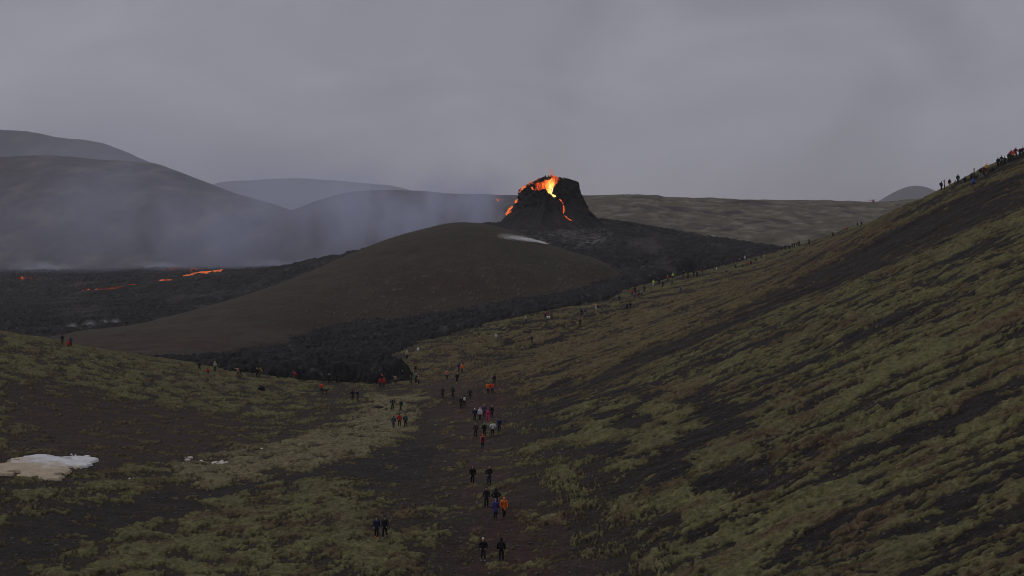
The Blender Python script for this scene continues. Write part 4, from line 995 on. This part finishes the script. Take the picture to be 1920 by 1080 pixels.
E(1338.5, 506, 180, 'stand', 'maroon', 'black', 'hair-dark', 'person in dark red left of the small white child in the upper crowd')
E(1343.5, 507, 180, 'sit', 'white', 'white', 'hood-white', 'small figure in white sitting at the foot of the upper crowd', scale=.9)
E(1348, 502, 180, 'stand', 'black', 'black', 'hair-dark', 'person in black just right of the small white figure')
E(1361, 499, 180, 'stand', 'dark', 'black', 'beanie-cream', 'person in dark clothes with a cream hat in the upper crowd')
E(1365, 498, 180, 'stand', 'brown', 'black', 'hair-brown', 'person in brown right of the cream hat in the upper crowd')
E(1369, 496, 180, 'stand', 'slate', 'dark', 'hair-dark', 'person in a blue grey jacket in the upper crowd')
E(1375, 495, 180, 'stand', 'navy', 'black', 'beanie-slate', 'person in navy with a grey blue hat in the upper crowd')
E(1381, 493, 180, 'stand', 'maroon', 'dark', 'hair-brown', 'person in dim red right of the grey blue hat in the upper crowd')
E(1387, 492, 180, 'stand', 'grey', 'dark', 'hair-dark', 'person in a grey jacket near the top of the upper crowd')
E(1391, 491, 180, 'stand', 'black', 'black', 'beanie-white', 'person in black with a white hat next to the white jacket atop the upper crowd')
E(1396.5, 491, 180, 'stand', 'white', 'grey', 'hood-white', 'person in a white jacket at the top of the upper crowd')
E(1402, 497, 180, 'sit', 'red', 'red', 'hood-red', 'person in red sitting below the white jacket of the upper crowd')
E(1408, 496, 180, 'sit', 'black', 'black', 'hair-dark', 'person in black sitting beside the red one below the upper crowd')
E(1392, 501, 180, 'sit', 'dark', 'black', 'hair-dark', 'person in black sitting left of the red one below the upper crowd')
E(1379, 503, 180, 'sit', 'black', 'dark', 'hair-black', 'person in dark clothes sitting low below the blue grey jacket')
E(1362, 512, 180, 'sit', 'dark', 'dark', 'hair-black', 'lowest sitting person in dark clothes below the upper crowd')
E(1418, 489, 180, 'sit', 'black', 'black', 'hair-dark', 'person in black sitting between the upper crowd and the purple jacket')
E(1427, 486, 180, 'stand', 'lilac', 'dark', 'hair-dark', 'person in a purple jacket above the upper crowd')
E(1433, 484, 180, 'sit', 'tan', 'grey', 'hair-tan', 'person in tan sitting right of the purple jacket')
RIDGE = 'people on the lower ridge against the far moor'
G = lambda *a, **k: person(*a, **{'group': RIDGE, **k})
G(1465.5, 472, 150, 'stand', 'maroon', 'black', 'hair-dark', 'first dark figure from the left on the lower ridge')
G(1472, 470, 150, 'stand', 'black', 'black', 'hair-dark', 'second dark figure from the left on the lower ridge')
G(1480, 468, 150, 'stand', 'dark', 'black', 'beanie-white', 'figure with a white hat on the lower ridge')
G(1485.5, 467, 150, 'pockets', 'dark', 'dark', 'hair-dark', 'small dark figure right of the white hat on the lower ridge', scale=.85)
G(1489.5, 464.5, 150, 'stand', 'black', 'black', 'hair-dark', 'tall dark figure fifth from the left on the lower ridge')
G(1494, 463.5, 150, 'bend', 'black', 'black', 'hair-dark', 'bending dark figure on the lower ridge')
G(1498.5, 462.5, 150, 'stand', 'brown', 'black', 'hair-dark', 'brown clad figure at the right end of the close row on the lower ridge')
G(1517, 458, 150, 'photo', 'black', 'black', 'hair-dark', 'lone tall dark figure on the lower ridge, arms up')
G(1561, 442, 150, 'sit', 'brown', 'black', 'hood-brown', 'squat dark figure sitting alone on the ridge')
G(1588, 432, 150, 'sit', 'red', 'maroon', 'hood-red', 'red figure sitting alone on the ridge')
G(1607.5, 424, 150, 'sit', 'black', 'black', 'hair-dark', 'small dark figure right of the red one on the ridge')
G(1615, 420.5, 150, 'sit', 'black', 'black', 'hood-black', 'second small dark figure right of the red one on the ridge')
SKY = 'people on the skyline of the right slope'
S = lambda *a, **k: person(*a, **{'group': SKY, **k})
S(1765, 358, 120, 'stand', 'black', 'black', 'hair-black', 'leftmost black figure on the upper skyline', pack='black')
S(1771, 356, -120, 'reach', 'maroon', 'black', 'hair-dark', 'dark red figure with an arm out beside the leftmost black one on the skyline')
S(1780.5, 352, 150, 'stand', 'red', 'tan', 'hair-dark', 'figure with red sleeves, black pack and tan trousers on the skyline', pack='black')
S(1796, 345, 150, 'stand', 'black', 'dark', 'hair-dark', 'lone tall black figure standing on the skyline')
S(1791, 347, 150, 'sit', 'khaki', 'green', 'hood-khaki', 'khaki figure crouched left of the lone tall black one on the skyline')
S(1809, 341, 150, 'sit', 'black', 'black', 'hair-black', 'tiny black figure sitting alone on the skyline')
S(1821, 336, 150, 'bend', 'navy', 'black', 'hair-dark', 'navy figure leaning over on the skyline above the sitting blue one')
S(1826.5, 333, -100, 'reach', 'slate', 'dark', 'hair-dark', 'slate blue figure with an arm out on the skyline')
S(1825, 345, 150, 'sit', 'blue', 'navy', 'hood-blue', 'bright blue figure sitting just under the skyline')
S(1838.5, 331, 150, 'stand', 'black', 'grey', 'hair-dark', 'black figure with grey trousers left of the yellow one on the skyline')
S(1844.5, 331, 150, 'akimbo', 'maroon', 'black', 'hair-dark', 'maroon figure below the yellow one on the skyline')
S(1849.5, 323, 150, 'pockets', 'gold', 'maroon', 'beanie-gold', 'golden yellow figure on the skyline')
S(1860, 319, 150, 'sit', 'forest', 'forest', 'hair-dark', 'dark green figure sitting on the skyline')
S(1871, 313, 150, 'stand', 'navy', 'black', 'hair-dark', 'first navy figure of the dense group on the skyline', pack='navy')
S(1877.5, 310, 150, 'stand', 'dark', 'black', 'hair-dark', 'dark grey figure between the two navy ones of the dense skyline group')
S(1883.5, 309, 150, 'pockets', 'navy', 'black', 'beanie-navy', 'navy figure with a navy hat in the dense skyline group')
S(1891.5, 304, 150, 'stand', 'black', 'black', 'hair-black', 'black figure left of the red jackets near the top of the skyline')
S(1896, 301, 150, 'stand', 'red', 'dark', 'hair-dark', 'first red jacket from the left near the top of the skyline')
S(1894.5, 309, 150, 'stand', 'forest', 'black', 'hood-forest', 'dark green figure below the red jackets near the top of the skyline')
S(1900, 300, 150, 'stand', 'vermilion', 'black', 'hair-dark', 'middle red orange jacket near the top of the skyline')
S(1904.5, 297, 150, 'akimbo', 'red', 'black', 'hair-dark', 'rightmost red jacket near the top of the skyline', pack='maroon')
S(1912.5, 295, 150, 'stand', 'black', 'black', 'hair-black', 'tall black figure near the right edge of the skyline', pack='black')
S(1917.5, 293, 150, 'stand', 'black', 'black', 'beanie-maroon', 'black figure with a maroon hat at the far right edge of the skyline', pack='maroon')
place_people()
# =====================================================================================
# dogs, boulder, stones, snow, helicopter
# =====================================================================================
def dog(px, py, turn, colour, label, lying=False):
    q = cast(px, py); z = float(stand_z([q[0]], [q[1]])[0])
    h = .20 if lying else .52
    ch = [[(-.34, 0, h + .02, .085), (-.10, 0, h - .01, .095), (.14, 0, h + .01, .125), (.30, 0, h + .06, .105), (.42, 0, h + .18, .075), (.50, 0, h + .26, .082), (.60, 0, h + .23, .050), (.68, 0, h + .215, .036)],
          [(-.34, 0, h + .02, .085), (-.48, 0, h + .08, .030), (-.60, 0, h + .18, .022)]]
    for s in (-1, 1):
        if lying:
            ch.append([(.14, 0, h + .01, .125), (.20, .11 * s, .12, .05), (.38, .12 * s, .05, .035)]); ch.append([(-.34, 0, h + .02, .085), (-.28, .14 * s, .12, .07), (-.14, .16 * s, .05, .035)])
        else:
            ch.append([(.14, 0, h + .01, .125), (.20, .09 * s, h - .14, .055), (.18, .09 * s, .24, .036), (.20, .09 * s, .05, .030), (.25, .09 * s, .03, .028)])
            ch.append([(-.34, 0, h + .02, .085), (-.28, .10 * s, h - .16, .068), (-.42, .10 * s, .20, .034), (-.37, .10 * s, .05, .028), (-.32, .10 * s, .03, .027)])
    def ears(bm):
        for s in (-1, 1): blob(bm, (.47, .06 * s, h + .34), (.022, .026, .055))
    me = grow('dog', ch, .018, [ears])
    o = bpy.data.objects.new('dog', me); COL.objects.link(o); o.location = (q[0], q[1], z + CZ); o.rotation_euler = (0, 0, math.radians(turn)); o.scale = (1.1,) * 3
    o.material_slots[0].link = 'OBJECT'; o.material_slots[0].material = cloth(colour, 1.0)
    tag(o, label, 'dog')
dog(1029, 600, 10, (.75, .73, .70), 'white dog beside the red hooded figure at the lava edge')
dog(610, 739, 0, (.015, .014, .014), 'black dog beside the lone red jacket before the lava front')

def rock_mesh(name, seed, r=1.0, sub=2, flat=.7):
    bm = bmesh.new(); bmesh.ops.create_icosphere(bm, subdivisions=sub, radius=r); rr = random.Random(seed)
    off = Vector((rr.uniform(0, 90), rr.uniform(0, 90), 0))
    for v in bm.verts:
        p = v.co + off; n = float(fbm(np.array([p.x + p.z * .7]), np.array([p.y - p.z * .6]), 1.1, 3, seed)[0])
        v.co *= 1 + .55 * n; v.co.z *= flat
    me = bpy.data.meshes.new(name); bm.to_mesh(me); bm.free(); return me
def plain(name, c, rough=.95, bump=.05, sc=5.0):
    m = bpy.data.materials.new(name); m.use_nodes = True; t = m.node_tree; b = t.nodes['Principled BSDF']; b.inputs['Roughness'].default_value = rough; b.inputs['Specular IOR Level'].default_value = .2
    tc = N(t, 'ShaderNodeTexCoord'); n = N(t, 'ShaderNodeTexNoise'); n.inputs['Scale'].default_value = sc; n.inputs['Detail'].default_value = 5; t.links.new(tc.outputs['Object'], n.inputs['Vector'])
    r = ramp(t, [(.3, tuple(v * .6 for v in c)), (.7, tuple(v * 1.3 for v in c))]); t.links.new(n.outputs['Fac'], r.inputs[0]); t.links.new(r.outputs[0], b.inputs['Base Color'])
    bp = N(t, 'ShaderNodeBump'); bp.inputs['Distance'].default_value = bump; t.links.new(n.outputs['Fac'], bp.inputs['Height']); t.links.new(bp.outputs[0], b.inputs['Normal']); return m
q = cast(490, 733); me = rock_mesh('boulder', 5, .62, 3, .9); me.materials.append(plain('basalt', (.016, .014, .014)))
o = bpy.data.objects.new('boulder', me); COL.objects.link(o); o.location = (q[0], q[1], float(stand_z([q[0]], [q[1]])[0]) + CZ + .25); tag(o, 'dark boulder alone on the mossy rise left of the lone red jacket', 'boulder')
q = cast(712, 766); me = rock_mesh('boulder', 9, .7, 3, .45); me.materials.append(plain('basalt', (.02, .017, .016)))
o = bpy.data.objects.new('boulder', me); COL.objects.link(o); o.location = (q[0], q[1], float(stand_z([q[0]], [q[1]])[0]) + CZ + .1); tag(o, 'low dark boulder on pale moss below the pair taking photos', 'boulder')

# loose stones over the bare ground
rg = np.random.default_rng(5); n = 15000
dd = 62 * (430 / 62) ** (rg.random(n) ** 0.75); uu = rg.uniform(-.39, .39, n); sx, sy = uu * dd, dd
g0, mo0, m0, _, _ = ground_fields(sx, sy); ok = (m0 < -0.01); sx, sy, g0 = sx[ok], sy[ok], g0[ok]
tmpl = []
for s in range(5):
    me = rock_mesh('t', 40 + s, 1.0, 1, .65); tmpl.append((np.array([v.co[:] for v in me.vertices]), [tuple(p.vertices) for p in me.polygons])); bpy.data.meshes.remove(me)
vv, ff, off = [], [], 0
for i in range(len(sx)):
    v, f = tmpl[i % 5]; r = .035 + .14 * rg.random() ** 5 + sy[i] * .00018; a = rg.random() * 6.28; c, s = math.cos(a), math.sin(a)
    w = v * r; w = np.stack([w[:, 0] * c - w[:, 1] * s, w[:, 0] * s + w[:, 1] * c, w[:, 2]], 1) + (sx[i], sy[i], g0[i] + CZ + r * .2)
    vv.append(w); ff += [tuple(k + off for k in p) for p in f]; off += len(v)
me = mesh_from('stones', np.concatenate(vv), ff, False); me.materials.append(plain('stone', (.085, .078, .074), sc=.35))
o = bpy.data.objects.new('stones', me); COL.objects.link(o); tag(o, 'small grey stones scattered over the bare gravel', 'stones', kind='stuff')

# snow left in the hollow
def snow(name, poly, label, dirty, seed, thick=.22, rag=1.0):
    P = ground_poly(*poly); xs = [p[0] for p in P]; ys = [p[1] for p in P]
    sx_, sy_ = np.meshgrid(np.arange(min(xs) - 1, max(xs) + 1, .07), np.arange(min(ys) - 3, max(ys) + 3, .16))
    sd = sdist(P, sx_ + .55 * rag * fbm(sx_, sy_, 1.6, 4, seed), sy_ + 2.0 * rag * fbm(sx_, sy_, 2.6, 4, seed + 9))
    hole = smooth(.22, .42, fbm(sx_, sy_, 2.3, 3, seed + 3)) * smooth(-4, -.2, sd)
    g, mo, m, _, _ = ground_fields(sx_, sy_)
    t = np.clip(-sd / .8 - 3.0 * hole, -1, 1)
    z = g + np.where(t > 0, (.16 if dirty else .05) + thick * np.sqrt(np.abs(t)) + .05 * fbm(sx_, sy_, .7, 3, seed + 5), t * .8)
    z = np.where(t > .15, np.maximum(z, np.where(m > 0, mo - .06, -99)), z)
    k = fbm(sx_, sy_, 1.1, 4, seed + 7); f = (sy_ - min(ys)) / (max(ys) - min(ys))
    if dirty:
        mix = smooth(-.12, .16, 0.60 - f + .32 * fbm(sx_ * 1.0, sy_ * .6, 2.2, 4, seed + 11))
    else: mix = .55 + .3 * k
    c = lerp3(np.broadcast_to(C3(.55, .55, .58), sx_.shape + (3,)), C3(.36, .29, .20), np.clip(mix, 0, 1)) * (1 + .30 * k)[..., None]
    o = grid_mesh(name, sx_, sy_, z, c, mat_snow, keep=t > -.25)
    tag(o, label, 'snow patch', 'snow patches left in the hollow')
mat_snow = soil_mat('old_snow', 5.0, .05, .8, 1.12, rough=.7, spec=.3)
snow('snow_patch', ((-60,880),(0,872),(20,863),(60,857),(105,859),(135,856),(165,857),(186,862),(175,870),(160,876),(128,880),(135,888),(118,897),(80,902),(40,897),(0,892),(-60,898)), 'large snow patch with a white top and sandy brown lower half at the left edge', True, 801, .13, 1.6)
snow('snow_patch', ((343,859),(354,858),(363,862),(355,864),(345,863)), 'small white snow scrap, upper left of the row in the hollow', False, 811, .07, .7)
snow('snow_patch', ((338,869),(350,868),(360,871),(348,873)), 'thin snow sliver below the upper left scrap of the row', False, 821, .07, .6)
snow('snow_patch', ((372,864),(380,863),(382,866),(374,867)), 'tiny snow scrap between the upper left and the longest one of the row', False, 831, .07, .5)
snow('snow_patch', ((396,867),(412,866),(431,869),(420,873),(402,872)), 'longest snow scrap of the row in the hollow', False, 841, .07, .8)
snow('snow_patch', ((477,858),(486,860),(491,864),(482,863)), 'snow scrap at the right end of the row in the hollow', False, 851, .07, .5)
snow('snow_patch', ((486,838),(494,838),(493,842),(488,841)), 'small snow scrap up the slope from the right end of the row', False, 861, .07, .5)
snow('snow_patch', ((238,895),(249,896),(248,898),(240,898)), 'thin dirty snow sliver right of and below the large patch', False, 871, .07, .5)

# helicopter hovering before the far moor
hp = at(1637, 377.0, 1150); hel = bpy.data.objects.new('helicopter', None); COL.objects.link(hel); hel.location = (hp[0], hp[1], hp[2] + CZ); hel.rotation_euler = (0, math.radians(4), math.radians(4)); hel.scale = (.8,) * 3
tag(hel, 'small red helicopter hovering low over the far moor beside the distant peak', 'helicopter')
paint = plain('red_paint', (.52, .10, .11), .4, 0, 1.0); darkm = plain('dark_metal', (.05, .05, .055), .5, 0, 2.0)
glass = bpy.data.materials.new('canopy_glass'); glass.use_nodes = True; b = glass.node_tree.nodes['Principled BSDF']; b.inputs['Base Color'].default_value = (.03, .035, .045, 1); b.inputs['Roughness'].default_value = .08
def hpart(n, me, m, parent=hel):
    if not me.materials: me.materials.append(None)
    o = bpy.data.objects.new(n, me); COL.objects.link(o); o.parent = parent; o.material_slots[0].link = 'OBJECT'; o.material_slots[0].material = m; return o
def bars(name, segs):
    bm = bmesh.new()
    for a, b_, w, h_ in segs:
        a = Vector(a); b_ = Vector(b_); d = b_ - a; R = d.to_track_quat('X', 'Z').to_matrix().to_4x4()
        bmesh.ops.create_cube(bm, size=1.0, matrix=Matrix.Translation((a + b_) / 2) @ R @ Matrix.Diagonal((d.length, w, h_, 1)))
    me = bpy.data.meshes.new(name); bm.to_mesh(me); bm.free(); return me
fus = grow('fuselage', [[(2.0, 0, -.25, .40), (1.2, 0, 0, .80), (.2, 0, .1, .95), (-.8, 0, .2, .70), (-1.6, 0, .35, .38)]], .07)
hpart('fuselage', fus, paint)
bm = bmesh.new(); blob(bm, (1.35, 0, .12), (.85, .72, .55)); me = bpy.data.meshes.new('windscreen'); bm.to_mesh(me); bm.free(); hpart('windscreen', me, glass)
hpart('tail_boom', grow('tail_boom', [[(-1.3, 0, .35, .34), (-3.2, 0, .5, .20), (-5.4, 0, .62, .13)]], .05), paint)
hpart('tail_fin', bars('tail_fin', [((-5.0, 0, .2), (-5.7, 0, 1.75), .10, .55), ((-4.6, -.9, .55), (-4.6, .9, .55), .40, .07)]), paint)
hpart('rotor_mast', bars('rotor_mast', [((.1, 0, .8), (.1, 0, 1.75), .30, .30), ((-.6, 0, 1.0), (.8, 0, 1.0), .5, .4)]), darkm)
mr = hpart('main_rotor', bars('main_rotor', [((.1, 0, 1.75), (.1 + 4.7 * math.cos(a), 4.7 * math.sin(a), 1.70), .26, .06) for a in (.9, 3.0, 5.1)]), darkm)
hpart('tail_rotor', bars('tail_rotor', [((-5.3, .18, .25), (-5.5, .18, 1.55), .12, .04)]), darkm)
for s in (-1, 1):
    hpart('skid', bars('skid', [((-1.4, .95 * s, -1.35), (1.7, .95 * s, -1.35), .10, .10), ((1.7, .95 * s, -1.35), (2.1, .95 * s, -1.15), .10, .10), ((.8, .5 * s, -.6), (.9, .95 * s, -1.35), .09, .09), ((-.7, .5 * s, -.5), (-.8, .95 * s, -1.35), .09, .09)]), darkm)
